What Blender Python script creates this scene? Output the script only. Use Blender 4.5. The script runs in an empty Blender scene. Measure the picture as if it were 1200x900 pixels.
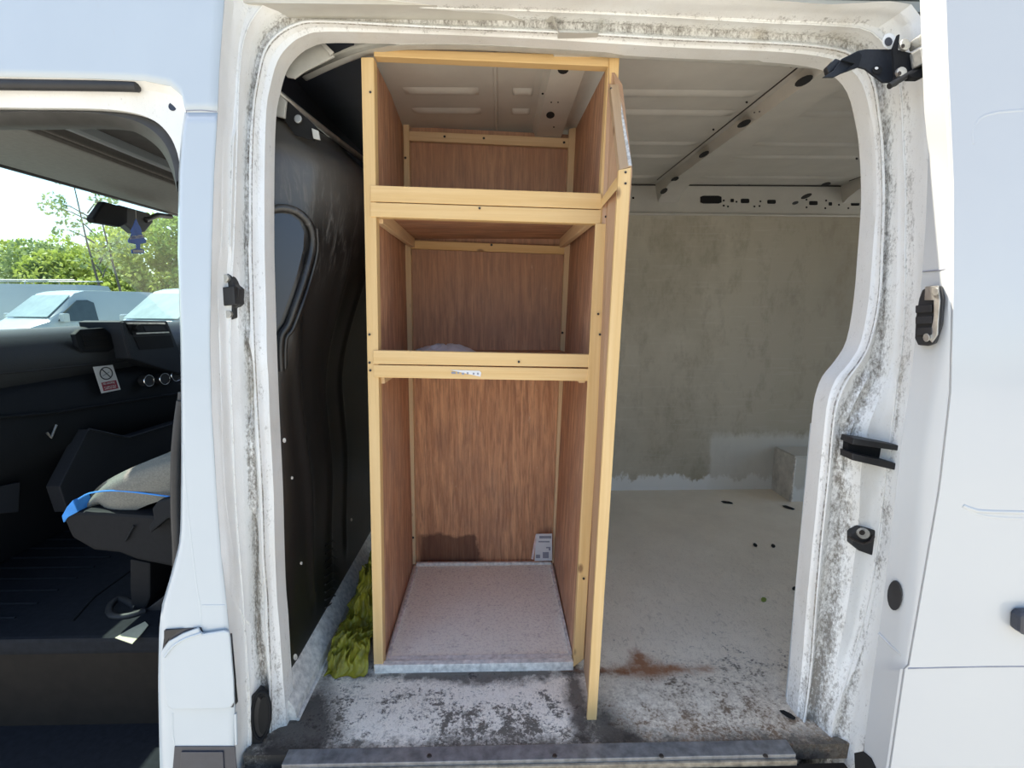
import bpy, bmesh, math, random
import numpy as np
from mathutils import Vector, Matrix, noise
random.seed(4)
SC = bpy.context.scene
COL = SC.collection
# ------------------------------------------------------------------ camera, sky, sun, exposure
F = 600.0                                     # focal length for a 1200 px wide frame
PIT = math.atan(92/600); YAW = math.atan(14/600)
CP = Vector((0, -1.06, 1.035))
cd = bpy.data.cameras.new('camera'); cam = bpy.data.objects.new('camera', cd); COL.objects.link(cam)
cd.sensor_fit = 'HORIZONTAL'; cd.sensor_width = 36; cd.lens = 36*F/1200; cd.clip_start = .02; cd.clip_end = 400
cam.location = CP; cam.rotation_euler = (math.pi/2-PIT, 0, -YAW)
SC.camera = cam
SUN_EL, SUN_AZ = 55.0, 25.0                    # azimuth: degrees from -x towards +y
w = bpy.data.worlds.new('world'); SC.world = w; w.use_nodes = True
nt = w.node_tree; nt.nodes.clear()
sky = nt.nodes.new('ShaderNodeTexSky'); sky.sky_type = 'NISHITA'; sky.sun_disc = False
sky.sun_elevation = math.radians(SUN_EL); sky.sun_rotation = math.radians(-(90-SUN_AZ))
sky.air_density = 1.0; sky.dust_density = 1.4; sky.ozone_density = 1.0
bg = nt.nodes.new('ShaderNodeBackground'); wo = nt.nodes.new('ShaderNodeOutputWorld')
bg.inputs[1].default_value = 0.185
nt.links.new(sky.outputs[0], bg.inputs[0]); nt.links.new(bg.outputs[0], wo.inputs[0])
sd = bpy.data.lights.new('sun', 'SUN'); so = bpy.data.objects.new('sun', sd); COL.objects.link(so)
sd.energy = 5.2; sd.angle = math.radians(.6); sd.color = (1, .93, .80)
el, az = math.radians(SUN_EL), math.radians(SUN_AZ)
sdir = Vector((-math.cos(el)*math.cos(az), math.cos(el)*math.sin(az), math.sin(el)))
so.rotation_euler = sdir.to_track_quat('Z', 'Y').to_euler(); so.location = (-8, 4, 12)
SC.view_settings.view_transform = 'Standard'; SC.view_settings.look = 'None'
SC.view_settings.gamma = 1; SC.view_settings.exposure = 0.92
SC.view_settings.use_curve_mapping = False
try:
    SC.cycles.max_bounces = 14; SC.cycles.diffuse_bounces = 8
except Exception: pass

# ------------------------------------------------------------------ pixel -> real place
cp_, sp_, cy_, sy_ = math.cos(PIT), math.sin(PIT), math.cos(YAW), math.sin(YAW)
FW = Vector((sy_*cp_, cy_*cp_, -sp_)); RT = Vector((cy_, -sy_, 0)); UP = Vector((sy_*sp_, cy_*sp_, cp_))
def ray(px, py): return FW + RT*((px-600)/F) + UP*((450-py)/F)
def W(px, py, x=None, y=None, z=None):
    d = ray(px, py)
    i, v = (0, x) if x is not None else (1, y) if y is not None else (2, z)
    return CP + d*((v-CP[i])/d[i])
def S(z):                                      # the van side leans in above the waist
    return -.03 + (.10*((z-.7)/.9)**1.6 if z > .7 else 0)
def SK(px, py, d=0.0):
    Y = d
    for _ in range(6):
        p = W(px, py, y=Y); Y = S(p.z)+d
    return W(px, py, y=Y)

# ------------------------------------------------------------------ materials
class N:
    def __init__(s, name):
        s.m = bpy.data.materials.new(name); s.m.use_nodes = True; s.t = s.m.node_tree; s.t.nodes.clear()
        s.o = s.n('OutputMaterial'); s.b = s.n('BsdfPrincipled'); s.l(s.b.outputs[0], s.o.inputs[0])
    def n(s, k, **kw):
        x = s.t.nodes.new('ShaderNode'+k)
        for a, b in kw.items(): setattr(x, a, b)
        return x
    def l(s, a, b): s.t.links.new(a, b)
    def put(s, v, i):
        if hasattr(v, 'is_output'): s.l(v, i)
        else: i.default_value = v
    def math(s, op, a, b=0.0, clamp=False):
        x = s.n('Math', operation=op, use_clamp=clamp); s.put(a, x.inputs[0]); s.put(b, x.inputs[1]); return x.outputs[0]
    def coord(s, k='Object'): return s.n('TexCoord').outputs[k]
    def sep(s, k='Object'):
        x = s.n('SeparateXYZ'); s.l(s.coord(k), x.inputs[0]); return x.outputs
    def noise(s, scale=(1, 1, 1), det=4, rough=.6, k='Object', off=0.0, dist=0.0):
        mp = s.n('Mapping'); s.l(s.coord(k), mp.inputs[0]); mp.inputs['Scale'].default_value = scale
        mp.inputs['Location'].default_value = (off, off*1.7, off*.3)
        x = s.n('TexNoise'); s.l(mp.outputs[0], x.inputs['Vector']); x.inputs['Scale'].default_value = 1
        x.inputs['Detail'].default_value = det; x.inputs['Roughness'].default_value = rough
        x.inputs['Distortion'].default_value = dist
        return x.outputs[0]
    def ramp(s, v, a, b):                       # a -> 0, b -> 1
        x = s.n('MapRange', clamp=True); s.put(v, x.inputs[0]); x.inputs[1].default_value = a; x.inputs[2].default_value = b
        return x.outputs[0]
    def mix(s, f, a, b):
        x = s.n('Mix', data_type='RGBA'); s.put(f, x.inputs[0])
        for v, i in ((a, 6), (b, 7)):
            if hasattr(v, 'is_output'): s.l(v, x.inputs[i])
            else: x.inputs[i].default_value = (*v, 1)
        return x.outputs[2]
    def attr(s, name): return s.n('Attribute', attribute_name=name).outputs['Fac']
    def done(s, col, rough=.5, metal=0.0, bump=None, bs=.3, bd=.01, spec=.5, coat=0.0):
        if hasattr(col, 'is_output'): s.l(col, s.b.inputs['Base Color'])
        else: s.b.inputs['Base Color'].default_value = (*col, 1)
        s.put(rough, s.b.inputs['Roughness']); s.b.inputs['Metallic'].default_value = metal
        s.b.inputs['Specular IOR Level'].default_value = spec
        s.b.inputs['Coat Weight'].default_value = coat; s.b.inputs['Coat Roughness'].default_value = .04
        if bump is not None:
            bn = s.n('Bump'); bn.inputs['Strength'].default_value = bs; bn.inputs['Distance'].default_value = bd
            s.l(bump, bn.inputs['Height']); s.l(bn.outputs[0], s.b.inputs['Normal'])
        return s.m
def plain(name, col, rough=.5, metal=0.0, var=.25, sc=30, bump=.1, spec=.5, coat=0.0):
    n = N(name); v = n.noise((sc,)*3, 5)
    c = n.mix(n.ramp(v, .3, .7), tuple(x*(1-var) for x in col), tuple(min(1, x*(1+var*.6)) for x in col))
    return n.done(c, rough, metal, v, bump, .004, spec, coat)

def mk_paint():
    n = N('white van paint'); v = n.noise((3, 3, 2), 4)
    c = n.mix(n.ramp(v, .35, .7), (.50, .548, .570), (.47, .515, .54))
    g = n.ramp(n.noise((30, 30, 8), 6, .7), .66, .8)
    c = n.mix(n.math('MULTIPLY', g, .25), c, (.45, .40, .33))
    return n.done(c, .28, coat=.35)
def mk_doorpaint():
    n = N('white sliding door paint'); v = n.noise((2, 2, 2), 3)
    c = n.mix(n.ramp(v, .35, .7), (.54, .55, .54), (.515, .525, .525))
    return n.done(c, .22, coat=.3)
def mk_jamb():
    n = N('grimy white door jamb')
    v = n.noise((5, 5, 2.2), 4); base = n.mix(n.ramp(v, .3, .7), (.86, .87, .85), (.74, .73, .69))
    d = n.attr('dirt')
    m1 = n.noise((42, 42, 18), 8, .75); m2 = n.noise((190, 190, 110), 5, .75, off=3)
    k = n.math('ADD', n.math('MULTIPLY', m1, .5), n.math('MULTIPLY', m2, .6))
    thr = n.math('SUBTRACT', k, n.math('SUBTRACT', .80, n.math('MULTIPLY', d, .42)))
    f = n.ramp(thr, -.02, .15)
    sp = n.ramp(n.noise((260, 260, 160), 4, .8, off=11), .60, .72); base = n.mix(n.math('MULTIPLY', sp, n.math('ADD', .12, n.math('MULTIPLY', d, .6))), base, (.26, .22, .16))
    c = n.mix(n.math('MULTIPLY', f, .85), base, (.13, .11, .085))
    f2 = n.ramp(n.noise((9, 9, 3), 5, .6, off=7), .55, .75)
    c = n.mix(n.math('MULTIPLY', f2, n.math('MULTIPLY', d, .7)), c, (.40, .34, .24))
    return n.done(c, n.math('ADD', .35, n.math('MULTIPLY', f, .4)), bump=k, bs=.25, bd=.003)
def wood(name, a, b, dark, gs=1.0, rough=.6, kn=True):
    n = N(name)
    v = n.noise((1.6*gs, 60*gs, 1), 6, .65, 'UV', dist=.4); v2 = n.noise((5*gs, 220*gs, 1), 4, .6, 'UV', 3)
    v3 = n.noise((.9, 3, 1), 3, .5, 'UV', 9)
    c = n.mix(n.ramp(v, .35, .7), a, b)
    c = n.mix(n.math('MULTIPLY', n.ramp(v2, .5, .8), .4), c, dark)
    c = n.mix(n.math('MULTIPLY', n.ramp(v3, .5, .75), .35), c, tuple(x*.75 for x in b))
    if kn:
        vo = n.n('TexVoronoi'); mp = n.n('Mapping'); n.l(n.coord('UV'), mp.inputs[0]); mp.inputs['Scale'].default_value = (5, 12, 1)
        n.l(mp.outputs[0], vo.inputs['Vector']); vo.inputs['Scale'].default_value = 1
        c = n.mix(n.math('MULTIPLY', n.ramp(vo.outputs['Distance'], .085, .04), .8), c, (.16, .07, .03))
    return n.done(c, rough, bump=v2, bs=.25, bd=.002)
def mk_ply():
    n = N('red brown plywood')
    v = n.noise((3, 45, 1), 7, .7, 'UV', dist=.8); v2 = n.noise((9, 110, 1), 5, .6, 'UV', 3)
    v3 = n.noise((2.5, 4, 1), 4, .6, 'UV', 9)
    c = n.mix(n.ramp(v, .38, .62), (.40, .19, .105), (.66, .38, .22))
    c = n.mix(n.math('MULTIPLY', n.ramp(v2, .48, .64), .65), c, (.25, .11, .06))
    c = n.mix(n.math('MULTIPLY', n.ramp(v3, .5, .75), .4), c, (.52, .35, .24))
    c = n.mix(n.math('MULTIPLY', n.ramp(n.noise((7, 14, 1), 7, .7, 'UV', 31), .45, .68), .55), c, (.27, .165, .125))
    sc = n.ramp(n.noise((14, 60, 1), 8, .75, 'UV', 21, 1.5), .64, .72)
    c = n.mix(n.math('MULTIPLY', sc, .45), c, (.74, .58, .44))
    return n.done(c, .62, bump=v, bs=.2, bd=.002)
def mk_backply():                             # the back board: a dark wet stain low on the left
    n = N('stained plywood back board')
    v = n.noise((3, 45, 1), 7, .7, 'UV', dist=.8); v2 = n.noise((9, 110, 1), 5, .6, 'UV', 3)
    c = n.mix(n.ramp(v, .38, .62), (.46, .215, .105), (.72, .39, .205))
    c = n.mix(n.math('MULTIPLY', n.ramp(v2, .48, .64), .6), c, (.26, .12, .065))
    c = n.mix(n.math('MULTIPLY', n.ramp(n.noise((5, 10, 1), 7, .7, 'UV', 31), .45, .7), .45), c, (.30, .17, .115))
    x, y, z = n.sep()
    c = n.mix(n.math('MULTIPLY', n.ramp(z, .75, .95), .45), c, (.36, .23, .17))
    c = n.mix(n.math('MULTIPLY', n.ramp(n.noise((10, 50, 1), 8, .75, 'UV', 41, 1.5), .62, .72), .4), c, (.75, .6, .47))
    e = n.math('MULTIPLY', n.math('SUBTRACT', n.noise((9, 9, 9), 4, .6), .5), .14)
    fx = n.math('MULTIPLY', n.ramp(x, -.335, -.315), n.ramp(n.math('ADD', x, e), -.085, -.10))
    fz = n.ramp(n.math('ADD', z, n.math('MULTIPLY', e, .8)), .135, .12)
    c = n.mix(n.math('MULTIPLY', n.math('MULTIPLY', fx, fz), .75), c, (.075, .022, .012))
    return n.done(c, .6, bump=v, bs=.2, bd=.002)
def mk_floor():
    n = N('worn dirty white van floor'); x, y, z = n.sep()
    fine = n.noise((120, 120, 120), 6, .75); mid = n.noise((26, 26, 26), 8, .72, off=2); big = n.noise((5, 5, 5), 5, .6, off=5)
    base = n.mix(n.ramp(big, .35, .7), (.97, .88, .72), (.86, .77, .62))
    front = n.ramp(y, .62, .05)                # heavier wear by the side door
    left = n.ramp(x, .27, .20)
    base = n.mix(n.math('MULTIPLY', left, .75), base, (.98, .91, .78))
    k = n.math('ADD', n.math('ADD', n.math('MULTIPLY', fine, .45), n.math('MULTIPLY', mid, .55)), n.math('MULTIPLY', n.math('SUBTRACT', big, .5), .35))
    th = n.math('SUBTRACT', .67, n.math('MULTIPLY', front, n.math('ADD', .135, n.math('MULTIPLY', left, .03))))
    f = n.ramp(n.math('SUBTRACT', k, th), -.015, .05)
    sp = n.ramp(n.noise((300, 300, 300), 4, .8, off=13), .5, .68); base = n.mix(n.math('MULTIPLY', sp, .65), base, (.56, .49, .38))
    wn = n.noise((60, 30, 60), 6, .8, off=15, dist=1.5); base = n.mix(n.math('MULTIPLY', n.ramp(wn, .52, .66), n.math('MULTIPLY', n.ramp(y, 1.3, .3), .6)), base, (.42, .35, .25))
    c = n.mix(n.math('MULTIPLY', f, .9), base, (.075, .062, .048))
    # brown grime on the right by the door
    br = n.math('MULTIPLY', n.ramp(y, .34, .02), n.ramp(x, .24, .30))
    f2 = n.ramp(n.math('ADD', n.math('MULTIPLY', mid, .6), n.math('MULTIPLY', fine, .4)), .42, .56)
    c = n.mix(n.math('MULTIPLY', br, n.math('MULTIPLY', f2, .85)), c, (.24, .15, .085))
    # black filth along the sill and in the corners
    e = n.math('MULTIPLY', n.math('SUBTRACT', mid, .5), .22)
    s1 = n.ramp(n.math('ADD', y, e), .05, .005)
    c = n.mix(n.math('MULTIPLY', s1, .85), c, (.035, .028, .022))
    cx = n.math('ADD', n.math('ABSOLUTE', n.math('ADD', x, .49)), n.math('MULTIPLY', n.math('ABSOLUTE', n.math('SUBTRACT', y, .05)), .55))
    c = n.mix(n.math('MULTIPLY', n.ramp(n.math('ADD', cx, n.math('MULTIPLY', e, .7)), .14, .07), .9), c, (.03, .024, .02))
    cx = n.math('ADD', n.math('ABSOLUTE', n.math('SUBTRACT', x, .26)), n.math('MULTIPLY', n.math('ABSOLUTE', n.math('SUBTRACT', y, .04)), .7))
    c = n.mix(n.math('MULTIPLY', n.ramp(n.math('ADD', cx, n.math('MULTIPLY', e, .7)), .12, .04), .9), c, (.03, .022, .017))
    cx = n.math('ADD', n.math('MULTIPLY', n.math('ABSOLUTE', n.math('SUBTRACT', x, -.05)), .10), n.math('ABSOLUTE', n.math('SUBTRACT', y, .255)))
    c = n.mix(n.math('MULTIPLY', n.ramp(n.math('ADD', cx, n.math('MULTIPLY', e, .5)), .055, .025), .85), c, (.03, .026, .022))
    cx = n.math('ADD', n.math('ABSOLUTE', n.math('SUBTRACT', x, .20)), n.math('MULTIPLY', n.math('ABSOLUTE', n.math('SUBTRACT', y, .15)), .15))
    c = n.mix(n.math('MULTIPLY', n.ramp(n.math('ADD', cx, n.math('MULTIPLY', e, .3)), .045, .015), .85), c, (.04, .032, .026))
    # rust patch
    r1 = n.math('ADD', n.math('MULTIPLY', n.math('ABSOLUTE', n.math('SUBTRACT', x, .42)), .22), n.math('ABSOLUTE', n.math('SUBTRACT', y, .262)))
    r2 = n.math('ADD', n.math('ABSOLUTE', n.math('SUBTRACT', x, .41)), n.math('MULTIPLY', n.math('ABSOLUTE', n.math('SUBTRACT', y, .285)), .8))
    r = n.math('MINIMUM', r1, n.math('MULTIPLY', r2, .8))
    c = n.mix(n.math('MULTIPLY', n.ramp(n.math('ADD', r, n.math('MULTIPLY', e, .5)), .055, .015), .9), c, (.30, .105, .028))
    return n.done(c, .72, bump=k, bs=.5, bd=.004)
def mk_baseboard_ply():
    n = N('chalky white cabinet floor board')
    fine = n.noise((140, 140, 140), 6, .75); mid = n.noise((30, 30, 30), 8, .7, off=2)
    c = n.mix(n.ramp(n.noise((4, 4, 4), 4), .35, .7), (.98, .94, .80), (.91, .86, .72))
    k = n.math('ADD', n.math('MULTIPLY', fine, .5), n.math('MULTIPLY', mid, .5))
    c = n.mix(n.math('MULTIPLY', n.ramp(n.noise((110, 110, 110), 5, .85, off=9), .50, .60), .5), c, (.48, .43, .39))
    c = n.mix(n.math('MULTIPLY', n.ramp(k, .54, .64), .7), c, (.42, .36, .32))
    return n.done(c, .7, bump=k, bs=.3, bd=.002)
def mk_wall():
    n = N('scuffed grey plywood lining'); x, y, z = n.sep()
    a = n.noise((2.2, 2.2, 1.4), 6, .65); b = n.noise((12, 12, 6), 7, .72, off=4); s = n.noise((4, 4, 60), 4, .6, off=9)
    c = n.mix(n.ramp(a, .3, .7), (.40, .36, .27), (.63, .58, .47))
    c = n.mix(n.math('MULTIPLY', n.ramp(b, .5, .72), .6), c, (.30, .26, .185))
    c = n.mix(n.math('MULTIPLY', n.ramp(s, .55, .8), .25), c, (.78, .77, .72))
    e = n.math('MULTIPLY', n.math('SUBTRACT', b, .5), .22)
    c = n.mix(n.math('MULTIPLY', n.ramp(n.math('ADD', x, n.math('MULTIPLY', n.math('SUBTRACT', a, .5), 1.6)), 1.3, 2.1), .7), c, (.24, .205, .15))  # right end darkened: shade put into the wall colour
    c = n.mix(n.math('MULTIPLY', n.ramp(n.math('ADD', z, e), .085, .065), .9), c, (.86, .86, .84))
    f = n.math('MULTIPLY', n.ramp(n.math('ADD', x, n.math('MULTIPLY', e, .5)), 1.17, 1.19), n.math('MULTIPLY', n.ramp(n.math('ADD', z, n.math('MULTIPLY', e, .6)), .34, .30), 1))
    f = n.math('MULTIPLY', f, n.ramp(x, 1.95, 1.75))
    c = n.mix(n.math('MULTIPLY', f, .6), c, (.76, .75, .70))
    return n.done(c, .75, bump=b, bs=.25, bd=.003)
def mk_yellow():
    n = N('yellow green hi-vis fabric'); v = n.noise((40, 40, 40), 5)
    c = n.mix(n.ramp(v, .35, .7), (.36, .325, .025), (.17, .15, .012))
    return n.done(c, .5, bump=v, bs=.4, bd=.003)
def mk_glass(name='window glass', tint=(.62, .80, .79), g=.9):
    n = N(name); tr = n.n('BsdfTransparent'); tr.inputs[0].default_value = (*tint, 1)
    gl = n.n('BsdfGlossy'); gl.inputs['Roughness'].default_value = .02
    fr = n.n('LayerWeight'); fr.inputs[0].default_value = .5; mx = n.n('MixShader')
    n.l(n.math('ADD', .05, n.math('MULTIPLY', n.math('POWER', fr.outputs[1], 4.0), .6*g)), mx.inputs[0]); n.l(tr.outputs[0], mx.inputs[1]); n.l(gl.outputs[0], mx.inputs[2])
    n.l(mx.outputs[0], n.o.inputs[0]); return n.m
def mk_seat():
    n = N('grey seat fabric'); v = n.noise((240, 240, 240), 3); d = n.noise((7, 7, 7), 4)
    c = n.mix(n.ramp(v, .35, .65), (.15, .15, .13), (.215, .21, .18)); c = n.mix(n.math('MULTIPLY', n.ramp(d, .5, .7), .3), c, (.18, .18, .16))
    return n.done(c, .9, bump=v, bs=.3, bd=.002)
def mk_black():
    n = N('scuffed glossy black bulkhead'); v = n.noise((3, 90, 12), 6, .7, dist=1.5); m = n.noise((3, 3, 3), 3, off=4)
    f = n.math('MULTIPLY', n.ramp(v, .62, .72), n.ramp(m, .5, .7))
    x, y, z = n.sep()
    up = n.ramp(n.math('ADD', z, n.math('MULTIPLY', n.math('SUBTRACT', m, .5), .3)), 1.22, 1.34)
    base = n.mix(up, (.015, .014, .013), (.085, .079, .070))
    f = n.math('MAXIMUM', f, n.math('MULTIPLY', n.ramp(v, .52, .66), n.math('MULTIPLY', n.ramp(z, 1.05, 1.2), n.ramp(z, 1.42, 1.32))))
    c = n.mix(n.math('MULTIPLY', f, .6), base, (.16, .15, .135))
    return n.done(c, n.math('ADD', .33, n.math('MULTIPLY', f, .3)), bump=v, bs=.1, bd=.002, spec=.6)
def mk_ground():
    n = N('sunlit car park surface'); v = n.noise((1, 1, 1), 5); k = n.noise((60, 60, 60), 5)
    c = n.mix(n.ramp(v, .35, .7), (.60, .56, .48), (.52, .48, .41)); c = n.mix(n.math('MULTIPLY', n.ramp(k, .5, .7), .35), c, (.18, .17, .16))
    return n.done(c, .9, bump=k, bs=.3, bd=.005)
def mk_leaf(name, a, b):
    n = N(name); oi = n.n('ObjectInfo'); v = n.noise((.9, .9, .9), 3)
    c = n.mix(n.ramp(v, .35, .65), a, b)
    n.done(c, .6); tb = n.n('BsdfTranslucent'); n.l(c, tb.inputs[0]); mx = n.n('MixShader'); mx.inputs[0].default_value = .4
    n.l(n.b.outputs[0], mx.inputs[1]); n.l(tb.outputs[0], mx.inputs[2]); n.l(mx.outputs[0], n.o.inputs[0]); return n.m

PAINT = mk_paint(); DPAINT = mk_doorpaint(); JAMB = mk_jamb()
PINE = wood('pale pine batten', (.66, .43, .175), (.74, .52, .25), (.54, .32, .12))
PINE2 = wood('greyed pine batten', (.66, .47, .26), (.74, .55, .33), (.42, .27, .14))
PINED = wood('dark weathered batten', (.42, .28, .16), (.52, .36, .22), (.22, .14, .08))
PLY = mk_ply(); BPLY = mk_backply(); FLOOR = mk_floor(); CBOARD = mk_baseboard_ply(); WALL = mk_wall()
PWHITE = plain('chipped white painted trim', (.80, .77, .70), .6, var=.35, sc=60)
ROOFM = plain('dusty cream roof paint', (.56, .54, .485), .5, var=.08, sc=8, bump=.03)
RAILM = plain('grey cream inner rail', (.52, .51, .46), .45, var=.15, sc=20)
BLACK = mk_black(); YEL = mk_yellow(); GLASS = mk_glass(); SEATM = mk_seat()
VOID = plain('unlit hole', (.008, .008, .008), .9, var=.1)
RUB = plain('black rubber', (.022, .022, .023), .55, var=.3)
PLAS = plain('dark charcoal plastic', (.009, .010, .012), .7, var=.2, sc=80, bump=.15, spec=.22)
PLAS2 = plain('dashboard plastic', (.010, .012, .015), .7, var=.15, sc=300, bump=.2, spec=.22)
DASHLIT = plain('dashboard plastic in lit tone', (.028, .030, .032), .55, var=.15, sc=300, bump=.2)  # lighter than the dash plastic: the lit highlight is put into the colour
CONS = plain('console plastic', (.024, .027, .033), .6, var=.15, sc=200, spec=.22)
LINER = plain('grey headliner fabric', (.17, .16, .145), .9, var=.12, sc=60)
DARKNAVY = plain('dark navy sheet', (.016, .020, .032), .6, var=.3, sc=12)
BLUEG = plain('dark blue recessed pane', (.022, .028, .045), .25, var=.1, sc=6, spec=.6)
STEEL = plain('dull zinc steel', (.55, .54, .50), .4, .8, var=.25, sc=50)
ALU = plain('scuffed aluminium sill', (.26, .26, .26), .45, .4, var=.4, sc=40)
DGREY = plain('dark blue grey plastic', (.035, .04, .055), .35, var=.15)
CHROME = plain('chrome', (.7, .7, .7), .2, 1.0, var=.05)
BLUE = plain('bright blue fabric', (.06, .30, .78), .8, var=.15)
MAT = plain('black ribbed floor mat', (.013, .015, .019), .8, var=.3, sc=60, spec=.22)
BROWN = plain('brown black plastic step', (.019, .0155, .012), .8, var=.2, sc=30, spec=.22)
PAPER = plain('white paper', (.70, .70, .69), .7, var=.06)
PLASTW = plain('white plastic sheet', (.68, .71, .76), .4, var=.08)
INK = plain('black ink', (.02, .02, .025), .5, var=.1)
GREYINK = plain('faded grey ink', (.28, .29, .33), .6, var=.2)
RED = plain('dark red print', (.33, .03, .055), .5, var=.15)
NAVY = plain('blue printed card', (.05, .15, .62), .5, var=.15)
SCREW = plain('dark screw head', (.06, .05, .045), .5, .6)
GND = mk_ground(); BARK = plain('grey brown bark', (.16, .13, .10), .9)
CARW = plain('white car paint', (.43, .46, .46), .25, var=.03, sc=2, bump=0, coat=.4)
CGLASS = plain('pale reflecting windscreen', (.26, .34, .32), .08, var=.2, sc=3, bump=0, spec=1.0)
CGLASSD = plain('dark side glass', (.035, .045, .045), .08, var=.2, sc=6, bump=0, spec=.8)
TYRE = plain('tyre rubber', (.02, .02, .02), .8)
LAMP = plain('headlamp lens', (.35, .40, .42), .1, .3)
LF = [mk_leaf('yellow green leaves', (.44, .50, .10), (.60, .62, .16)), mk_leaf('mid green leaves', (.26, .38, .08), (.42, .50, .12)),
      mk_leaf('olive leaves', (.27, .34, .13), (.40, .45, .2))]

# ------------------------------------------------------------------ building helpers
def obj(name, verts, faces, m, parent=None, smooth=False, uvax=None, bevel=0.0, kind=None, label=None):
    me = bpy.data.meshes.new(name); me.from_pydata([tuple(v) for v in verts], [], faces); me.materials.append(m)
    bm = bmesh.new(); bm.from_mesh(me); bmesh.ops.recalc_face_normals(bm, faces=bm.faces)
    if bevel:
        bmesh.ops.bevel(bm, geom=[e for e in bm.edges if e.is_manifold and e.calc_face_angle(0) > .5], offset=bevel, segments=2, affect='EDGES', profile=.6)
    if uvax is not None:
        L = Vector(uvax).normalized(); A = L.orthogonal().normalized()
        ax = [Vector(v) for v in ((1, 0, 0), (0, 1, 0), (0, 0, 1))]
        rest = [a - L*a.dot(L) for a in ax]; rest.sort(key=lambda a: -a.length); A = rest[0].normalized(); B = L.cross(A)
        r1, r2 = random.random()*20, random.random()*20
        uv = bm.loops.layers.uv.new('UVMap')
        for f in bm.faces:
            for lp in f.loops:
                c = lp.vert.co; lp[uv].uv = (c.dot(L)+r1, c.dot(A)+c.dot(B)*.8+r2)
    bm.to_mesh(me); bm.free()
    if smooth:
        me.polygons.foreach_set('use_smooth', [True]*len(me.polygons)); me.set_sharp_from_angle(angle=math.radians(smooth if smooth > 1 else 35))
    o = bpy.data.objects.new(name, me); COL.objects.link(o)
    if parent is not None:
        o.parent = parent; p = parent; loc = Vector((0, 0, 0))
        while p is not None: loc += p.location; p = p.parent
        o.location = -loc
    if kind: o['kind'] = kind
    if label: o['label'] = label
    return o
def tag(o, label, cat, group=None):
    o['label'] = label; o['category'] = cat
    if group: o['group'] = group
    return o
def thing(name, loc, label, cat, group=None):
    o = bpy.data.objects.new(name, None); COL.objects.link(o); o.location = loc; o.empty_display_size = .1
    return tag(o, label, cat, group)
def boxvf(a, b):
    (x0, y0, z0), (x1, y1, z1) = a, b
    v = [(x0, y0, z0), (x1, y0, z0), (x1, y1, z0), (x0, y1, z0), (x0, y0, z1), (x1, y0, z1), (x1, y1, z1), (x0, y1, z1)]
    return v, [(0, 1, 2, 3), (4, 5, 6, 7), (0, 1, 5, 4), (1, 2, 6, 5), (2, 3, 7, 6), (3, 0, 4, 7)]
def box(name, a, b, m, parent=None, bevel=.002, **k):
    v, f = boxvf(a, b); return obj(name, v, f, m, parent, bevel=bevel, **k)
def prism(name, front, ext, m, parent=None, bevel=.0015, **k):
    """polygon (world points) pushed along ext"""
    n = len(front); ext = Vector(ext); v = [Vector(p) for p in front] + [Vector(p)+ext for p in front]
    f = [tuple(range(n)), tuple(range(2*n-1, n-1, -1))] + [(i, (i+1) % n, n+(i+1) % n, n+i) for i in range(n)]
    return obj(name, v, f, m, parent, bevel=bevel, **k)
def tubevf(pts, r, seg=8, closed=False):
    pts = [Vector(p) for p in pts]; v = []; f = []; n = len(pts)
    rr = r if hasattr(r, '__len__') else [r]*n
    up = None
    for i, p in enumerate(pts):
        t = (pts[(i+1) % n]-pts[i-1]) if closed else (pts[min(i+1, n-1)]-pts[max(i-1, 0)])
        t.normalize()
        if up is None: up = t.orthogonal().normalized()
        up = (up-t*up.dot(t)).normalized(); s = t.cross(up)
        for k in range(seg):
            a = 2*math.pi*k/seg; v.append(p+(up*math.cos(a)+s*math.sin(a))*rr[i])
    m = n if closed else n-1
    for i in range(m):
        for k in range(seg):
            f.append((i*seg+k, i*seg+(k+1) % seg, ((i+1) % n)*seg+(k+1) % seg, ((i+1) % n)*seg+k))
    if not closed: f += [tuple(range(seg)), tuple(range((n-1)*seg, n*seg))]
    return v, f
def tube(name, pts, r, m, parent=None, seg=8, closed=False, **k):
    v, f = tubevf(pts, r, seg, closed); return obj(name, v, f, m, parent, smooth=50, **k)
def merge(parts):
    v = []; f = []
    for a, b in parts:
        o = len(v); v += list(a); f += [tuple(i+o for i in q) for q in b]
    return v, f
def grid(name, rows, m, parent=None, attrs=None, smooth=35, thick=None, **k):
    R, C = len(rows), len(rows[0]); v = [p for r in rows for p in r]
    f = [(i*C+j, i*C+j+1, (i+1)*C+j+1, (i+1)*C+j) for i in range(R-1) for j in range(C-1)]
    o = obj(name, v, f, m, parent, smooth=smooth, **k)
    if attrs:
        for nm, vals in attrs.items():
            a = o.data.attributes.new(nm, 'FLOAT', 'POINT'); a.data.foreach_set('value', vals)
    if thick:
        sm = o.modifiers.new('solid', 'SOLIDIFY'); sm.thickness = thick; sm.offset = 0
    return o
def cr(P, n=3):                                 # Catmull-Rom through points (tuples)
    P = [Vector(p) for p in P]; out = []
    for i in range(len(P)-1):
        a, b, c, d = P[max(i-1, 0)], P[i], P[i+1], P[min(i+2, len(P)-1)]
        for k in range(n):
            t = k/n; out.append(.5*((2*b)+(c-a)*t+(2*a-5*b+4*c-d)*t*t+(3*b-a-3*c+d)*t**3))
    out.append(P[-1]); return out
def lerp(T, v):                                # piecewise linear table [(k, val)...]
    if v <= T[0][0]: return T[0][1]
    for (a, x), (b, y) in zip(T, T[1:]):
        if v <= b: return x+(y-x)*(v-a)/(b-a)
    return T[-1][1]
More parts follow.
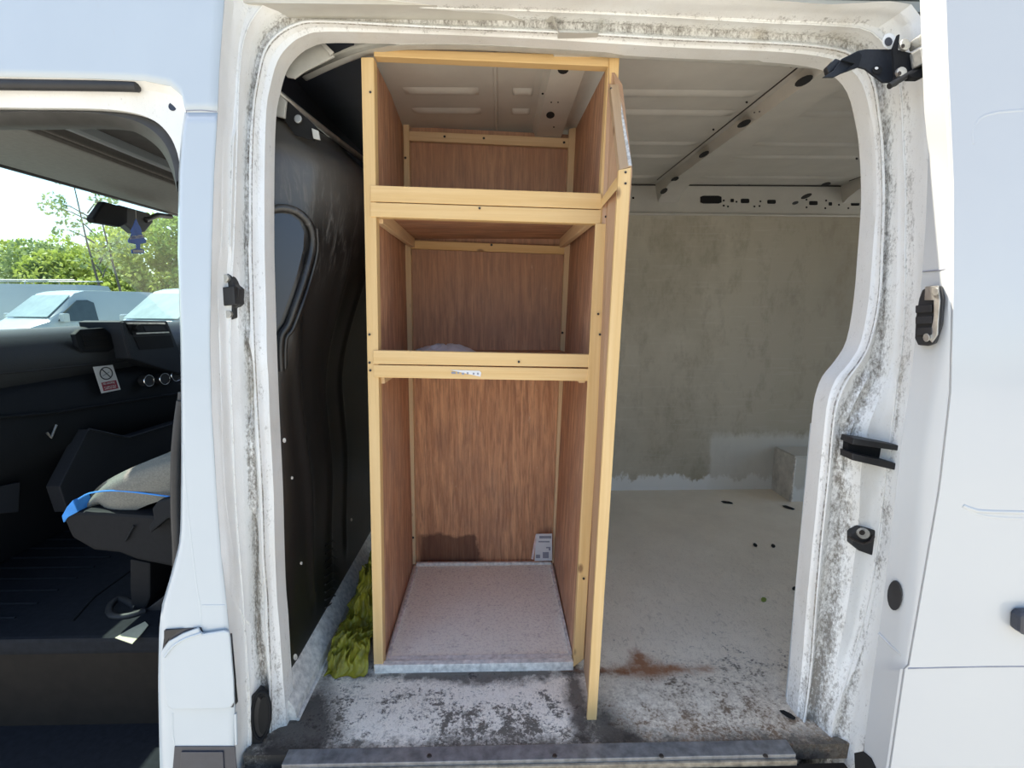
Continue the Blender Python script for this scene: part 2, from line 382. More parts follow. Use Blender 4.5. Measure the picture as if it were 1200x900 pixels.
def disc(px, py, rx, ry, n=14, rot=0.0):
    return [(px+rx*math.cos(a)*math.cos(rot)-ry*math.sin(a)*math.sin(rot), py+rx*math.cos(a)*math.sin(rot)+ry*math.sin(a)*math.cos(rot)) for a in [2*math.pi*i/n for i in range(n)]]
def plate(name, poly, surf, t, m, parent=None, bevel=.0015, **k):   # polygon on a surface, thickness t towards the street
    return prism(name, [surf(*p) for p in poly], (0, -t, 0), m, parent, bevel=bevel, **k)

# ================================================================== SETTING: cargo space
CZ = 1.66
def struct(o): o['kind'] = 'structure'; return o
struct(box('floor', (-.60, .0, -.04), (3.0, 1.78, 0), FLOOR, bevel=0))
ceil = struct(box('ceiling', (-.62, .13, CZ), (3.0, 1.86, CZ+.02), ROOFM, bevel=0))
wb = struct(box('wall_back', (-.60, 1.70, -.04), (3.0, 1.74, 1.50), WALL, bevel=0))
wrr = struct(obj('rear_light_opening', *merge([boxvf((3.0, .0, -.04), (3.04, .22, 1.68)), boxvf((3.0, 1.62, -.04), (3.04, 1.86, 1.68)), boxvf((3.0, .22, 1.56), (3.04, 1.62, 1.68))]), PAINT))  # unseen rear end, left open to let extra daylight into the cargo space
# far upper rail with its pressed holes
pr = [W(600, 250, y=1.70), W(600, 222, y=1.76)]
rail = obj('upper_rail', [(-.60, 1.70, 1.50), (3, 1.70, 1.50), (3, 1.72, 1.665), (-.6, 1.72, 1.665), (-.60, 1.85, 1.50), (3, 1.85, 1.50), (3, 1.85, 1.665), (-.6, 1.85, 1.665)],
           [(0, 1, 2, 3), (4, 5, 6, 7), (0, 1, 5, 4), (3, 2, 6, 7), (0, 3, 7, 4), (1, 2, 6, 5)], ROOFM, wb, label='grey painted steel rail pierced with holes')
def railpt(px, py):
    Y = 1.70
    for _ in range(4):
        p = W(px, py, y=Y); Y = 1.70+.02*(p.z-1.5)/.165
    return p
for (px, py, rx, ry) in [(833, 234, 12.5, 4.6), (873, 235.5, 5, 2.6), (904, 236.5, 5, 2.4), (953, 238, 5, 2.4), (858, 235, 2, 2), (973, 239, 2, 2), (1002, 239, 5, 2.2),
                         (742, 232, 1.2, 1.2), (793, 233, 1.2, 1.2), (848, 241, 1.2, 1), (853, 242, 1, 1), (848, 235, 1, 1), (884, 242, 1, 1), (891, 236, 1, 1), (890, 241.5, 1, 1), (863, 236.5, 1, 1),
                         (945, 243, 1, 1), (945, 234, 1, 1), (967, 244, 1, 1), (968, 235, 1, 1), (983, 240, 1, 1), (994, 244, 1, 1), (1011, 239, 1, 1), (1009, 245, 1, 1), (866, 217, 1.3, 1), (878, 217, 1.3, 1)]:
    sq = [(px+rx*sx*(1 if i else .72), py+ry*sy*(.72 if i else 1)) for (sx, sy, i) in ((-1, -1, 0), (1, -1, 0), (1, -1, 1), (1, 1, 1), (1, 1, 0), (-1, 1, 0), (-1, 1, 1), (-1, -1, 1))]
    prism('hole', [railpt(*p)+Vector((0, -.0015, 0)) for p in sq], (0, .001, 0), VOID, rail, bevel=0)
# seam lip under the rail
tube('rail_lip', [W(x, 250+(x-740)*.012, y=1.695) for x in (640, 740, 900, 1100)], .006, ROOFM, wb)
# roof beads running along the van and cross bows
def bead(y0, x0, x1, r=.016):
    n = 10; rows = []
    for i in range(n+1):
        x = x0+(x1-x0)*i/n; s = min(1, min(i, n-i)/1.0)
        rows.append([(x, y0+r*1.6*c, CZ-.0005-(r*.55*s*max(0, 1-c*c))) for c in (-1, -.6, -.2, .2, .6, 1)])
    o = grid('roof_bead', rows, ROOFM, ceil, smooth=60); return o
beadY = [W(800, y, z=CZ).y for y in (109, 132, 168, 183, 207)]
bx = [-.56, W(635, 150, z=CZ).x-.06, W(820, 180, z=CZ).x-.06, 1.86, 2.95]
for yb in beadY:
    for a, b in ((-.30, -.06), (.02, .10), (.27, .77), (.98, 1.72), (1.98, 2.9)):
        bead(yb, a+.02, b)
def bow(x0, x1, lab=None):
    d = .035; xm = (x0+x1)/2; h = (x1-x0)/2; rows = []
    for y in np.linspace(.16, 1.80, 26):
        dz = 0 if y < 1.5 else (y-1.5)**2*1.3
        rows.append([(x0, y, CZ-.001), (x0+h*.25, y, CZ-.003), (x0+h*.42, y, CZ-d-dz), (x1-h*.42, y, CZ-d-dz), (x1-h*.25, y, CZ-.003), (x1, y, CZ-.001)])
    o = grid('roof_bow', rows, ROOFM, ceil, smooth=20)
    return o
B0 = bow(.10, .25); B1 = bow(.79, .97); B2 = bow(1.77, 1.95)
for xe in (.792, 1.772): tube('bow_seam', [(xe, .2, CZ-.001), (xe, 1.62, CZ-.001)], .0022, SCREW, ceil, seg=6)
tube('rail_shade_line', [(.3, 1.715, 1.655), (2.9, 1.715, 1.655)], .003, SCREW, ceil, seg=6)  # dark tube drawn as the shade line along the top of the rail
tube('roof_seam', [(-.01, .2, CZ), (-.01, 1.65, CZ)], .006, ROOFM, ceil)
def hole(par, px, py, rx, ry, rot=0.0, z=CZ-.0355, n=12):
    for _ in range(5): z = CZ-.0355-(0 if W(px, py, z=z).y < 1.5 else (W(px, py, z=z).y-1.5)**2*1.3)
    sh = [W(a, b, z=z) for a, b in disc(px, py, rx, ry, n, rot)]
    prism('hole', sh, (0, 0, .0008), VOID, par, bevel=0)
for a in [(942, 95, 12, 4.6, -.48), (872, 145, 9, 3.3, -.45), (825, 181, 6.8, 2.6, -.5), (791, 210, 5, 2.2, -.4), (778, 224, 5, 2.6, -.6), (964, 77.5, 4, 2, -.3),
          (927, 78, 2, 1.6), (875, 120, 1.5, 1.2), (836, 152, 1.3, 1.2), (884, 132, .9, .8), (890, 131, .9, .8)]: hole(B1, *a)
for a in [(968, 216, 6, 2, -.25), (945, 230, 7, 2.2, -.4), (932, 238, 4, 1.6, -.3), (1004, 186, 1.5, 1.3), (1023, 190, 2, 1.4)]: hole(B2, *a)
for a in [(660, 82, 6.5, 5, -.1), (645, 135, 5, 4, -.1)]: hole(B0, *a)
for a in [(636, 110, 1.3, 1), (646, 120, .9, .8), (654, 120, .9, .8), (649, 149, 1, .8)]: hole(B0, *a)
# dark navy sheet under the ceiling at the cab end, bracket and bulkhead head rail
struct(box('ceiling_dark_sheet_1', (-.95, .215, 1.648), (-.345, 1.70, 1.658), DARKNAVY, bevel=0))
# wheel arch box
wa = thing('wheel_arch_box', W(928, 588, z=0), 'boxed-in plywood wheel arch cover at the back wall of the van', 'box')
b0 = W(928, 588, z=0); b1 = W(899, 573, z=0)
zt = .245
wx0, wy0 = b0.x, b0.y
obj('side_panel', *merge([boxvf((wx0-.012, wy0, 0), (wx0, 1.698, zt))]), plain('pale scuffed board', (.70, .68, .62), .7, var=.3, sc=14), wa, bevel=.002)
obj('front_panel', *boxvf((wx0, wy0, 0), (wx0+.8, wy0+.012, zt-.004)), WALL, wa, bevel=.002)
obj('top_panel', *boxvf((wx0-.005, wy0+.003, zt-.004), (wx0+.8, 1.698, zt+.008)), WALL, wa, bevel=.002)
tube('corner_strip', [(wx0-.004, wy0-.003, 0.002), (wx0-.006, wy0-.004, zt*.5), (wx0-.003, wy0-.003, zt)], .006, PWHITE, wa)

# ------------------------------------------------------------------ bulkhead (left wall)
def sst(t): t = max(0, min(1, t)); return t*t*(3-2*t)
def bulkx(y, z):
    b = -.555 + .155*sst((z-.75)/.62)*sst((y-.10)/.40) + .03*sst((z-.2)/.4)*sst((y-.1)/.3)
    b -= .10*sst((z-1.38)/.12)*sst((y-.05)/.3)
    b -= .085*sst(z/.9)*(1-sst((y-S(z)-.14)/.13))
    for yc, a in ((.30, .010), (.46, .008), (.62, .008)):                # pressed vertical ribs
        b += a*math.exp(-((y-yc-.05*math.cos(z*2.6))/.016)**2)*sst((z-.12)/.1)*sst((1.25-z)/.15)
    return b
rows = []
for z in np.linspace(.0, 1.495, 80):
    rows.append([(bulkx(y, z), y, z) for y in np.concatenate([np.linspace(S(z)+.145, .8, 70), np.linspace(.83, 1.70, 16)])])
bulk = struct(grid('wall_left', rows, BLACK, smooth=80, thick=.006)); bulk.name = 'wall_left'
from mathutils.bvhtree import BVHTree
BB = BVHTree.FromPolygons([v.co.copy() for v in bulk.data.vertices], [tuple(p.vertices) for p in bulk.data.polygons])
def BK(px, py, d=0.0):
    for k in range(40):
        r = ray(px+k, py).normalized(); h = BB.ray_cast(CP, r)[0]
        if h is not None: return h-r*.002+Vector((d, 0, 0))
    return W(px, py, x=-.5)
win = [(309, 254), (322, 250), (338, 251), (349, 259), (355, 272), (354, 292), (347, 320), (337, 350), (327, 378), (320, 390), (309, 392)]
def flatpoly(poly, off):
    P = np.array([BK(a, b, 0) for a, b in poly]); A = np.c_[np.ones(len(P)), P[:, 1], P[:, 2]]
    c = np.linalg.lstsq(A, P[:, 0], rcond=None)[0]; res = (P[:, 0]-A@c).max(); out = []
    for a, b in poly:
        d = ray(a, b); t = (c[0]+off+res*.5+c[1]*CP.y+c[2]*CP.z-CP.x)/(d.x-c[1]*d.y-c[2]*d.z); out.append(CP+d*t)
    return out
prism('recess_pane', flatpoly(win, .004), (.003, 0, 0), BLUEG, bulk, bevel=0, label='dark blue recessed pane')
lip = [(309, 250), (322, 244), (340, 246), (354, 256), (362, 272), (361, 294), (353, 325), (343, 355), (334, 380), (326, 392), (324, 410), (325, 435)]
tube('window_lip', cr([BK(a, b, .008) for a, b in lip], 3), .010, BLACK, bulk)
lip2 = [(309, 236), (330, 234), (352, 243), (366, 262)]
tube('window_lip', cr([BK(a, b, .006) for a, b in [(368, 268), (369, 295), (360, 330), (350, 360), (340, 386), (332, 398), (331, 432)]], 3), .006, BLACK, bulk)
for i in range(9):                                    # vent louvres low on the bulkhead
    tube('vent_louvre', [BK(380+dx, 640+i*9+dy, .004) for dx, dy in ((0, 0), (8, -6), (13, -4))], .0025, BLACK, bulk)
for (a, b, r) in [(332, 516, 3), (331, 733, 4), (345, 770, 4), (352, 660, 2), (341, 560, 2), (411, 609, 2)]:
    prism('paint_fleck', [BK(x, y, .002) for x, y in disc(a, b, r*.6, r, 7)], (.001, 0, 0), PWHITE, bulk, bevel=0)
# white kick strip along its foot
prism('kick_strip', [(-.56, .10, 0), (-.515, .10, 0), (-.518, .10, .03), (-.56, .10, .10)], (0, 1.59, 0), PWHITE, bulk, bevel=.003, label='white painted kick strip along the floor')
tube('strip_edge', [(-.513, .10, .004), (-.513, 1.6, .004)], .005, PWHITE, bulk)
# head rail, clip and bracket above the bulkhead
tube('head_rail', cr([W(312, 97, y=.27), W(345, 124, y=.33), (W(385, 156, y=.45)), W(430, 190, y=.66)], 3), .008, STEEL, bulk)
prism('head_plate', [W(a, b, y=.275) for a, b in [(308, 97), (318, 102), (335, 118), (333, 138), (311, 132)]], (0, .01, 0), RAILM, bulk)
prism('head_plate', [W(a, b, y=.29) for a, b in [(337, 118), (372, 150), (368, 165), (345, 158), (333, 140)]], (0, .006, 0), VOID, bulk)
prism('clip', [W(a, b, y=.285) for a, b in disc(350, 140, 4.5, 5, 12)], (0, -.006, 0), STEEL, bulk)
prism('clip', [W(a, b, y=.285) for a, b in [(366, 151), (374, 154), (376, 165), (368, 163)]], (0, -.006, 0), RAILM, bulk)

# ------------------------------------------------------------------ exterior ground
gm = struct(box('ground', (-60, -60, -.60), (60, 60, -.55), GND, bevel=0))

# ================================================================== VAN BODY (side, frame, cab shell)
van = thing('van_body', (0, 0, -.55), 'white panel van body side framing the open sliding door and cab', 'van')
ST = [  # stations: A (opening edge) .. F (outer skin edge), in photograph pixels
 [(343,960),(321,960),(315,960),(290,960),(281,960),(272,960)], [(339,900),(318,900),(313,900),(292,900),(282,900),(274,900)],
 [(337,860),(317,860),(312,860),(294,860),(283,860),(275,860)], [(332,800),(317,800),(308,800),(292,800),(282,800),(276,800)],
 [(328,735),(314,735),(303,735),(287,735),(278,735),(268,735)], [(325,700),(313,700),(300,700),(285,700),(276,700),(265,700)],
 [(323,650),(309,650),(300,650),(281,650),(274,650),(259,650)], [(321,580),(307,580),(297,580),(276,580),(268,580),(254,580)],
 [(316,480),(301,480),(294,480),(272,480),(262,480),(248,480)], [(313,400),(297,400),(291,400),(270,400),(258,400),(246,400)],
 [(311,330),(295,330),(290,330),(272,330),(258,330),(247,330)], [(310,290),(294,290),(289,290),(274,290),(261,290),(248,290)],
 [(310,200),(294,200),(289,200),(277,200),(264,200),(251,200)], [(312,130),(297,130),(292,130),(279,130),(266,130),(255,130)],
 [(317,100),(302,95),(297,92),(281,88),(268,85),(257,80)], [(325,72),(310,62),(304,55),(286,48),(271,40),(260,40)],
 [(338,54),(325,42),(320,33),(300,18),(274,5),(263,5)], [(356,42),(348,29),(345,19),(325,-2),(277,-20),(265,-30)],
 [(385,37),(380,26),(378,15),(372,-4),(365,-15),(362,-27)],
 [(500,40),(500,32),(500,21),(500,9),(500,1),(500,-12)], [(600,44),(600,36),(600,24),(600,12),(600,3),(600,-10)],
 [(700,50),(700,41),(700,28),(700,16),(700,6),(700,-7)], [(800,56),(800,47),(800,33),(800,21),(800,11),(800,-3)],
 [(900,60),(900,51),(900,39),(900,27),(900,14),(900,0)],
 [(960,66),(965,56),(967,44),(970,30),(973,17),(975,5)], [(990,76),(1000,66),(1008,55),(1020,38),(1045,22),(1068,5)],
 [(1010,98),(1021,92),(1030,85),(1048,75),(1063,65),(1082,60)], [(1020,135),(1029,133),(1037,130),(1056,125),(1070,120),(1088,115)],
 [(1025,170),(1033,170),(1038,170),(1058,170),(1072,170),(1090,170)], [(1027,230),(1035,230),(1039,230),(1061,230),(1073,230),(1092,230)],
 [(1023,290),(1033,290),(1038,290),(1060,290),(1073,290),(1088,290)], [(1018,350),(1030,350),(1036,350),(1060,350),(1074,350),(1086,350)],
 [(1009,400),(1019,400),(1034,400),(1057,400),(1070,400),(1083,400)], [(995,425),(1006,425),(1030,425),(1054,425),(1068,425),(1080,425)],
 [(979,445),(991,445),(1024,445),(1051,445),(1064,445),(1077,445)], [(970,470),(980,470),(1010,470),(1048,470),(1062,470),(1074,470)],
 [(966,500),(975,500),(995,500),(1045,500),(1058,500),(1070,500)], [(960,560),(970,560),(985,560),(1037,560),(1050,560),(1063,560)],
 [(954,620),(963,620),(983,620),(1030,620),(1043,620),(1056,620)], [(946,700),(956,700),(972,700),(1018,700),(1030,700),(1044,700)],
 [(938,800),(948,800),(958,800),(990,800),(1008,800),(1026,800)], [(926,900),(933,900),(942,900),(960,900),(988,900),(1008,900)],
 [(920,960),(927,960),(936,960),(955,960),(980,960),(1000,960)]]
DEP = [.115, .100, .105, .060, .035, .0]; DIRT = [.35, .50, 1.0, .42, .30, .55]
den = [[None]*6 for _ in range((len(ST)-1)*3+1)]
for k in range(6):
    for i, p in enumerate(cr([(*s[k], 0) for s in ST], 3)): den[i][k] = (p.x, p.y)
NS = len(den); rows = []; dirt = []
for i, s in enumerate(den):
    u = i/(NS-1); side = 0 if i < 48 else (1 if i < 72 else 2)
    p = [SK(*s[k], DEP[k]) for k in range(6)]
    # extra loops: flange return, a raised bead on B, a shoulder between C and D
    A2 = p[0]+Vector((0, .05, 0))
    AB = p[0].lerp(p[1], .5)+Vector((0, .002, 0)); B1_ = p[1]+Vector((0, -.006, 0)); B2_ = p[1].lerp(p[2], .5)+Vector((0, .004, 0))
    CD = p[2].lerp(p[3], .35)+Vector((0, -.010 if side != 2 else -.014, 0)); CD2 = p[2].lerp(p[3], .72)+Vector((0, -.004, 0))
    DE = p[3].lerp(p[4], .5)+Vector((0, .008, 0)); EF = p[4].lerp(p[5], .25)+Vector((0, -.010, 0))
    F2 = p[5]+Vector((0, .002, 0))
    rows.append([A2, p[0], AB, B1_, B2_, p[2], CD, CD2, p[3], DE, p[4], EF, p[5], F2])
    low = max(0, min(1, (p[0].z*-1+.35)/.5)) if side != 1 else 0
    q = {0: .04, 1: -.02, 2: .0}[side]
    dd = [.35, .36, .52, .38, .70, .74, .45, .30, .38, .6, .30, .2, .25, .3] if side != 0 else [.3, .28, .45, .3, .75, .65, .3, .2, .2, .3, .15, .1, .1, .1]
    dirt += [min(1, x+q+low*.28) for x in dd]
BEADS = [  # pressed beads: path in photograph pixels, height, half width in pixels
    ([(265, 140), (263, 220), (263, 280), (258, 312), (257, 330), (260, 380), (262, 450), (264, 520), (268, 590), (276, 635), (279, 655), (276, 680), (276, 700), (292, 725), (299, 740), (299, 780), (286, 812)], 0.0039, 4.0),
    ([(277, 150), (275, 220), (273, 285), (268, 300)], 0.0035, 3.2),
    ([(283, 300), (284, 340), (282, 380), (294, 400), (297, 420)], 0.0044, 4.0),
    ([(294, 480), (296, 560), (298, 598), (304, 606), (306, 640), (305, 690), (308, 720), (309, 760)], 0.0044, 4.0),
    ([(1057, 115), (1060, 140), (1061, 165)], 0.0044, 4.0),
    ([(1063, 190), (1064, 260), (1063, 330), (1060, 400), (1055, 470), (1050, 520)], 0.0039, 4.0),
    ([(1079, 180), (1081, 240), (1080, 300)], 0.0044, 4.0),
    ([(1003, 480), (988, 505), (980, 540), (990, 575), (992, 600), (986, 640), (982, 690), (978, 730), (962, 785), (956, 830), (948, 895)], 0.0044, 4.0),
    ([(1037, 560), (1036, 580), (1041, 605), (1038, 640), (1028, 665), (1018, 690), (1010, 730), (1000, 770), (980, 810), (968, 850), (962, 900)], 0.0044, 4.0),
    ([(1018, 432), (1003, 455), (990, 480), (983, 500)], 0.0044, 4.0),
]
def refine(rows, dirt, cs=4, rs=2):
    A = np.array([[tuple(p) for p in r] for r in rows]); D = np.array(dirt).reshape(A.shape[0], A.shape[1])
    def up(M, k, ax):
        n = M.shape[ax]; t = np.linspace(0, n-1, (n-1)*k+1); i = np.minimum(t.astype(int), n-2); f = t-i
        sh = [1]*M.ndim; sh[ax] = len(t); f = f.reshape(sh)
        return np.take(M, i, ax)*(1-f)+np.take(M, i+1, ax)*f
    A = up(up(A, cs, 1), rs, 0); D = up(up(D, cs, 1), rs, 0)
    V = A-np.array(CP); fx, fy, fz = V@np.array(RT), V@np.array(UP), V@np.array(FW)
    X, Y = 600+F*fx/fz, 450-F*fy/fz
    for path, amp, w in BEADS:
        q = [(c.x, c.y) for c in cr([(*t, 0) for t in path], 3)]; best = np.full(X.shape, 1e9); sg = np.zeros(X.shape)
        for (x0, y0), (x1, y1) in zip(q, q[1:]):
            dx_, dy_ = x1-x0, y1-y0; L2 = dx_*dx_+dy_*dy_+1e-9
            t = np.clip(((X-x0)*dx_+(Y-y0)*dy_)/L2, 0, 1); d = np.hypot(X-x0-t*dx_, Y-y0-t*dy_)
            c = np.sign((X-x0)*dy_-(Y-y0)*dx_); m = d < best; best = np.where(m, d, best); sg = np.where(m, c, sg)
        ends = np.minimum(np.hypot(X-q[0][0], Y-q[0][1]), np.hypot(X-q[-1][0], Y-q[-1][1])); fade = np.clip(ends/14, 0, 1)
        s_ = best*sg; g = np.exp(-(best/w)**2)*.7
        step = np.clip((s_+2)/4, 0, 1); step = step*step*(3-2*step)*np.clip(1-s_/26, 0, 1)
        A[..., 1] -= 2.2*amp*(g+step*.9)*fade; D += .22*np.exp(-((s_+w*.9)/2.0)**2)*fade
    return [[Vector(p) for p in r] for r in A.tolist()], np.clip(D, 0, 1).ravel().tolist()
rows, dirt = refine(rows, dirt)
jamb = grid('door_frame', rows, JAMB, van, {'dirt': dirt}, smooth=28)
jamb['label'] = 'grimy white pressed steel door frame with ridges and dirt in the grooves'
JB = BVHTree.FromPolygons([v.co.copy() for v in jamb.data.vertices], [tuple(p.vertices) for p in jamb.data.polygons])
def RC(px, py, o=0.0):                          # point on the pressed frame, o towards the street
    d = ray(px, py).normalized(); h = JB.ray_cast(CP, d)[0]
    if h is None: h = SK(px, py, .05)
    return h-d*o
def plateJ(name, poly, t, m, parent=None, o=0.0, back=.012, **k):
    cx = sum(p[0] for p in poly)/len(poly); cy = sum(p[1] for p in poly)/len(poly); Y = RC(cx, cy).y-o
    return prism(name, [W(a, b, y=Y+back) for a, b in poly], (0, -t-back, 0), m, parent, **k)
# raised beads and pressings on the pillars
def ridge(name, pts, d, r, m=JAMB, par=None, n=3):
    cc = cr([(*q, 0) for q in pts], n); L = len(cc)
    o = tube(name, [RC(p.x, p.y, -(5*r-.0016)-.0025*max(0, 1-min(i, L-1-i)/2)) if m is JAMB else SK(p.x, p.y, d) for i, p in enumerate(cc)], 5*r if m is JAMB else r, m, par or van, seg=32)
    if m is JAMB:
        a = o.data.attributes.new('dirt', 'FLOAT', 'POINT'); a.data.foreach_set('value', [.35]*len(o.data.vertices))
    return o
for kk, oo, rr_ in ((1, -.004, .0022), (1, .003, .0016), (3, -.002, .0022)):
    line = []
    for i, st_ in enumerate(den):
        a, b = st_[kk], st_[kk+(1 if oo < 0 else -1)]; t_ = abs(oo)*40
        line.append(RC(a[0]+(b[0]-a[0])*t_*.5, a[1]+(b[1]-a[1])*t_*.5, .0004))
    o_ = tube('frame_ridge', line, rr_, JAMB, van, seg=6)
    a_ = o_.data.attributes.new('dirt', 'FLOAT', 'POINT'); a_.data.foreach_set('value', [.85 if kk == 1 and oo > 0 else .45]*len(o_.data.vertices))
# outer skin: above the cab opening and down the pillar
aper = [(-170, 84), (0, 90), (100, 92), (170, 95), (200, 101), (214, 113), (218, 132)]
xs = list(np.linspace(-170, 170, 18))+[185, 195, 200, 206, 210, 214, 217, 219, 232, 245, 257]
Fx = [(-60, 265), (0, 263), (40, 260), (80, 257), (132, 255), (200, 251), (290, 248), (400, 246), (480, 248), (580, 254), (650, 259), (700, 265), (735, 268), (800, 276), (860, 275), (900, 274), (960, 272)]
rows = []
for x in xs:
    yb = lerp(aper, x) if x <= 218 else 132
    col = []
    for t in np.linspace(0, 1, 16):
        y = -60+(yb+60)*t
        xx = x if x <= 219 else 219+(x-219)*(lerp(Fx, y)-219)/(257-219)
        col.append(SK(xx, y, 0))
    rows.append(col)
grid('side_skin', rows, PAINT, van, smooth=60, thick=.002)
GL = [(132, 217), (160, 213), (200, 210), (300, 209), (400, 212), (480, 213), (560, 213), (620, 212), (640, 210), (680, 199), (710, 190), (740, 187), (800, 186), (860, 187), (900, 188), (960, 189)]
rows = []
for y in np.linspace(132, 960, 60):
    l, r = lerp(GL, y), lerp(Fx, y); rw = []
    p = SK(l, y, .012); rw += [p+Vector((-.004, .07, 0)), p+Vector((0, .02, 0)), p]
    for t in np.linspace(.06, 1, 12):
        rw.append(SK(l+(r-l)*t, y, 0))
    rows.append(rw)
sk = grid('pillar_skin', rows, PAINT, van, smooth=50, thick=.002)
ridge('skin_crease', [(216, 520), (219, 570), (224, 620), (231, 680), (236, 712), (237, 733)], .0025, .004, PAINT)
ridge('panel_seam', [(218, 130), (235, 129.5), (254, 131)], -.0008, .0012, GREYINK)
ridge('panel_seam', [(237, 709), (252, 709), (264, 709)], -.0002, .0018, PAINT)
# trim of the cab door opening: stepped frame and dark gasket
G = [[(-170, 84), (0, 90), (100, 92), (170, 95), (200, 101), (214, 113), (218, 132), (217, 150)],
     [(-170, 108), (0, 111), (100, 113), (160, 117), (188, 124), (203, 138), (211, 155), (214, 180)],
     [(-170, 122), (0, 126), (100, 127), (150, 131), (180, 141), (198, 158), (208, 180), (212, 205)],
     [(-170, 132), (0, 133), (100, 134), (145, 139), (172, 148), (193, 165), (205, 188), (210, 215)],
     [(-170, 148), (0, 147), (100, 146), (140, 150), (165, 158), (187, 175), (200, 198), (208, 225)]]
GD = [0, .030, .038, .055, .075]
Gs = [[SK(p.x, p.y, GD[i]) for p in cr([(*q, 0) for q in g], 4)] for i, g in enumerate(G)]
n = len(Gs[0])
o = grid('cab_door_frame', [[Gs[0][i], Gs[0][i].lerp(Gs[1][i], .35)+Vector((0, .012, 0)), Gs[1][i], Gs[2][i], Gs[2][i]+Vector((0, .02, 0))] for i in range(n)], JAMB, van,
     {'dirt': [.3]*(n*5)}, smooth=30, label='cream white stepped frame over the cab opening')
grid('cab_gasket', [[Gs[2][i]+Vector((0, .015, 0)), Gs[2][i].lerp(Gs[3][i], .5), Gs[3][i]+Vector((0, -.01, 0)), Gs[4][i], Gs[4][i]+Vector((0, .06, .01))] for i in range(n)], plain('grey brown rubber', (.055, .053, .05), .6), van, smooth=60, label='dark rubber door gasket')
tube('drip_seal', cr([SK(a, b, .012) for a, b in [(-160, 97), (0, 99), (90, 100), (150, 101), (163, 102)]], 3), [.0105]*12+[.006], RUB, van, seg=10, label='black rubber drip seal above the cab opening')
plate('hole_plug', disc(203, 125, 5.2, 5.2), lambda a, b: SK(a, b, .028), .002, DGREY, van, bevel=.0008)
tube('pillar_gasket', cr([SK(a, b, .05) for a, b in [(213, 470), (209, 500), (206, 540), (206, 600), (208, 650), (206, 690), (197, 730)]], 3), .010, RUB, van, seg=8, label='black rubber gasket behind the pillar')
tube('pillar_gasket', cr([SK(a, b, .06) for a, b in [(216, 460), (213, 500), (211, 560), (212, 650)]], 3), .012, RUB, van, seg=8)
# fuel flap, its gap and the openings below
plate('flap_recess', [(194, 737), (236, 735), (240, 745), (272, 742), (277, 800), (274, 828), (205, 831), (196, 800), (191, 760)], lambda a, b: SK(a, b, -.001), .0012, DGREY, van)
ff = plate('fuel_flap', [(190, 762), (199, 750), (215, 741), (234, 734), (236, 739), (239, 741), (264, 737), (270, 739), (271, 746), (275, 795), (276, 821), (272, 827), (265, 829), (204, 830), (197, 826), (195, 815), (192, 790)], lambda a, b: SK(a, b, -.004), .006, PAINT, van, bevel=.004)
ff['label'] = 'white filler flap with rounded corners'
tube('flap_crease', cr([SK(a, b, -.0105) for a, b in [(193, 770), (203, 757), (218, 748), (236, 742)]], 3), .0025, PAINT, ff)
plate('flap_gap', [(271, 748), (274, 770), (279, 822), (276, 826), (272, 790), (270, 760)], lambda a, b: SK(a, b, -.002), .001, VOID, van, bevel=0)
pl = plate('hinge_pocket', [(193, 738), (215, 736), (199, 747), (193, 756)], lambda a, b: SK(a, b, -.003), .003, RUB, van, bevel=.001)
plate('step_recess', [(205, 874), (276, 874), (282, 960), (198, 960)], lambda a, b: SK(a, b, -.001), .002, DGREY, van, bevel=.001, label='dark grey plastic step pocket')
plate('step_face', [(213, 880), (262, 880), (266, 960), (208, 960)], lambda a, b: SK(a, b, -.003), .003, DGREY, van, bevel=.001)
ridge('skin_crease', [(203, 835), (203, 855), (205, 872)], .001, .003, PAINT)
ridge('skin_crease', [(276, 836), (277, 872)], .001, .003, PAINT)
# door catch on the front pillar
ct = plateJ('door_catch', [(261, 321), (270, 318), (278, 325), (281, 334), (287, 339), (286, 357), (281, 361), (282, 372), (274, 377), (266, 372), (263, 350)], .012, RUB, van, bevel=.002, label='black door catch with two screws')
plateJ('catch_block', [(266, 338), (285, 336), (287, 357), (268, 359)], .028, RUB, ct, bevel=.003)
for q in ((272, 327), (275, 368)):
    plateJ('screw', disc(*q, 4, 4.5, 10), .017, STEEL, ct, bevel=.001)
# black oval grommet at the foot of the front pillar
gr = plateJ('grommet', disc(304, 836, 15, 34, 24, .05), .022, RUB, van, bevel=.004, label='black oval rubber grommet')
tube('grommet_rim', [W(a, b, y=RC(304, 836).y-.023) for a, b in disc(306, 838, 10.5, 28, 24, .05)], .004, PLAS, gr, closed=True)
prism('grommet_core', [W(a, b, y=RC(304, 836).y-.023) for a, b in disc(309, 838, 6, 22, 18, .05)], (0, -.002, 0), VOID, gr, bevel=0)
plate('lower_stub', [(297, 870), (312, 872), (318, 900), (316, 960), (296, 960)], lambda a, b: SK(a, b, .085), .012, RUB, van, bevel=.003)
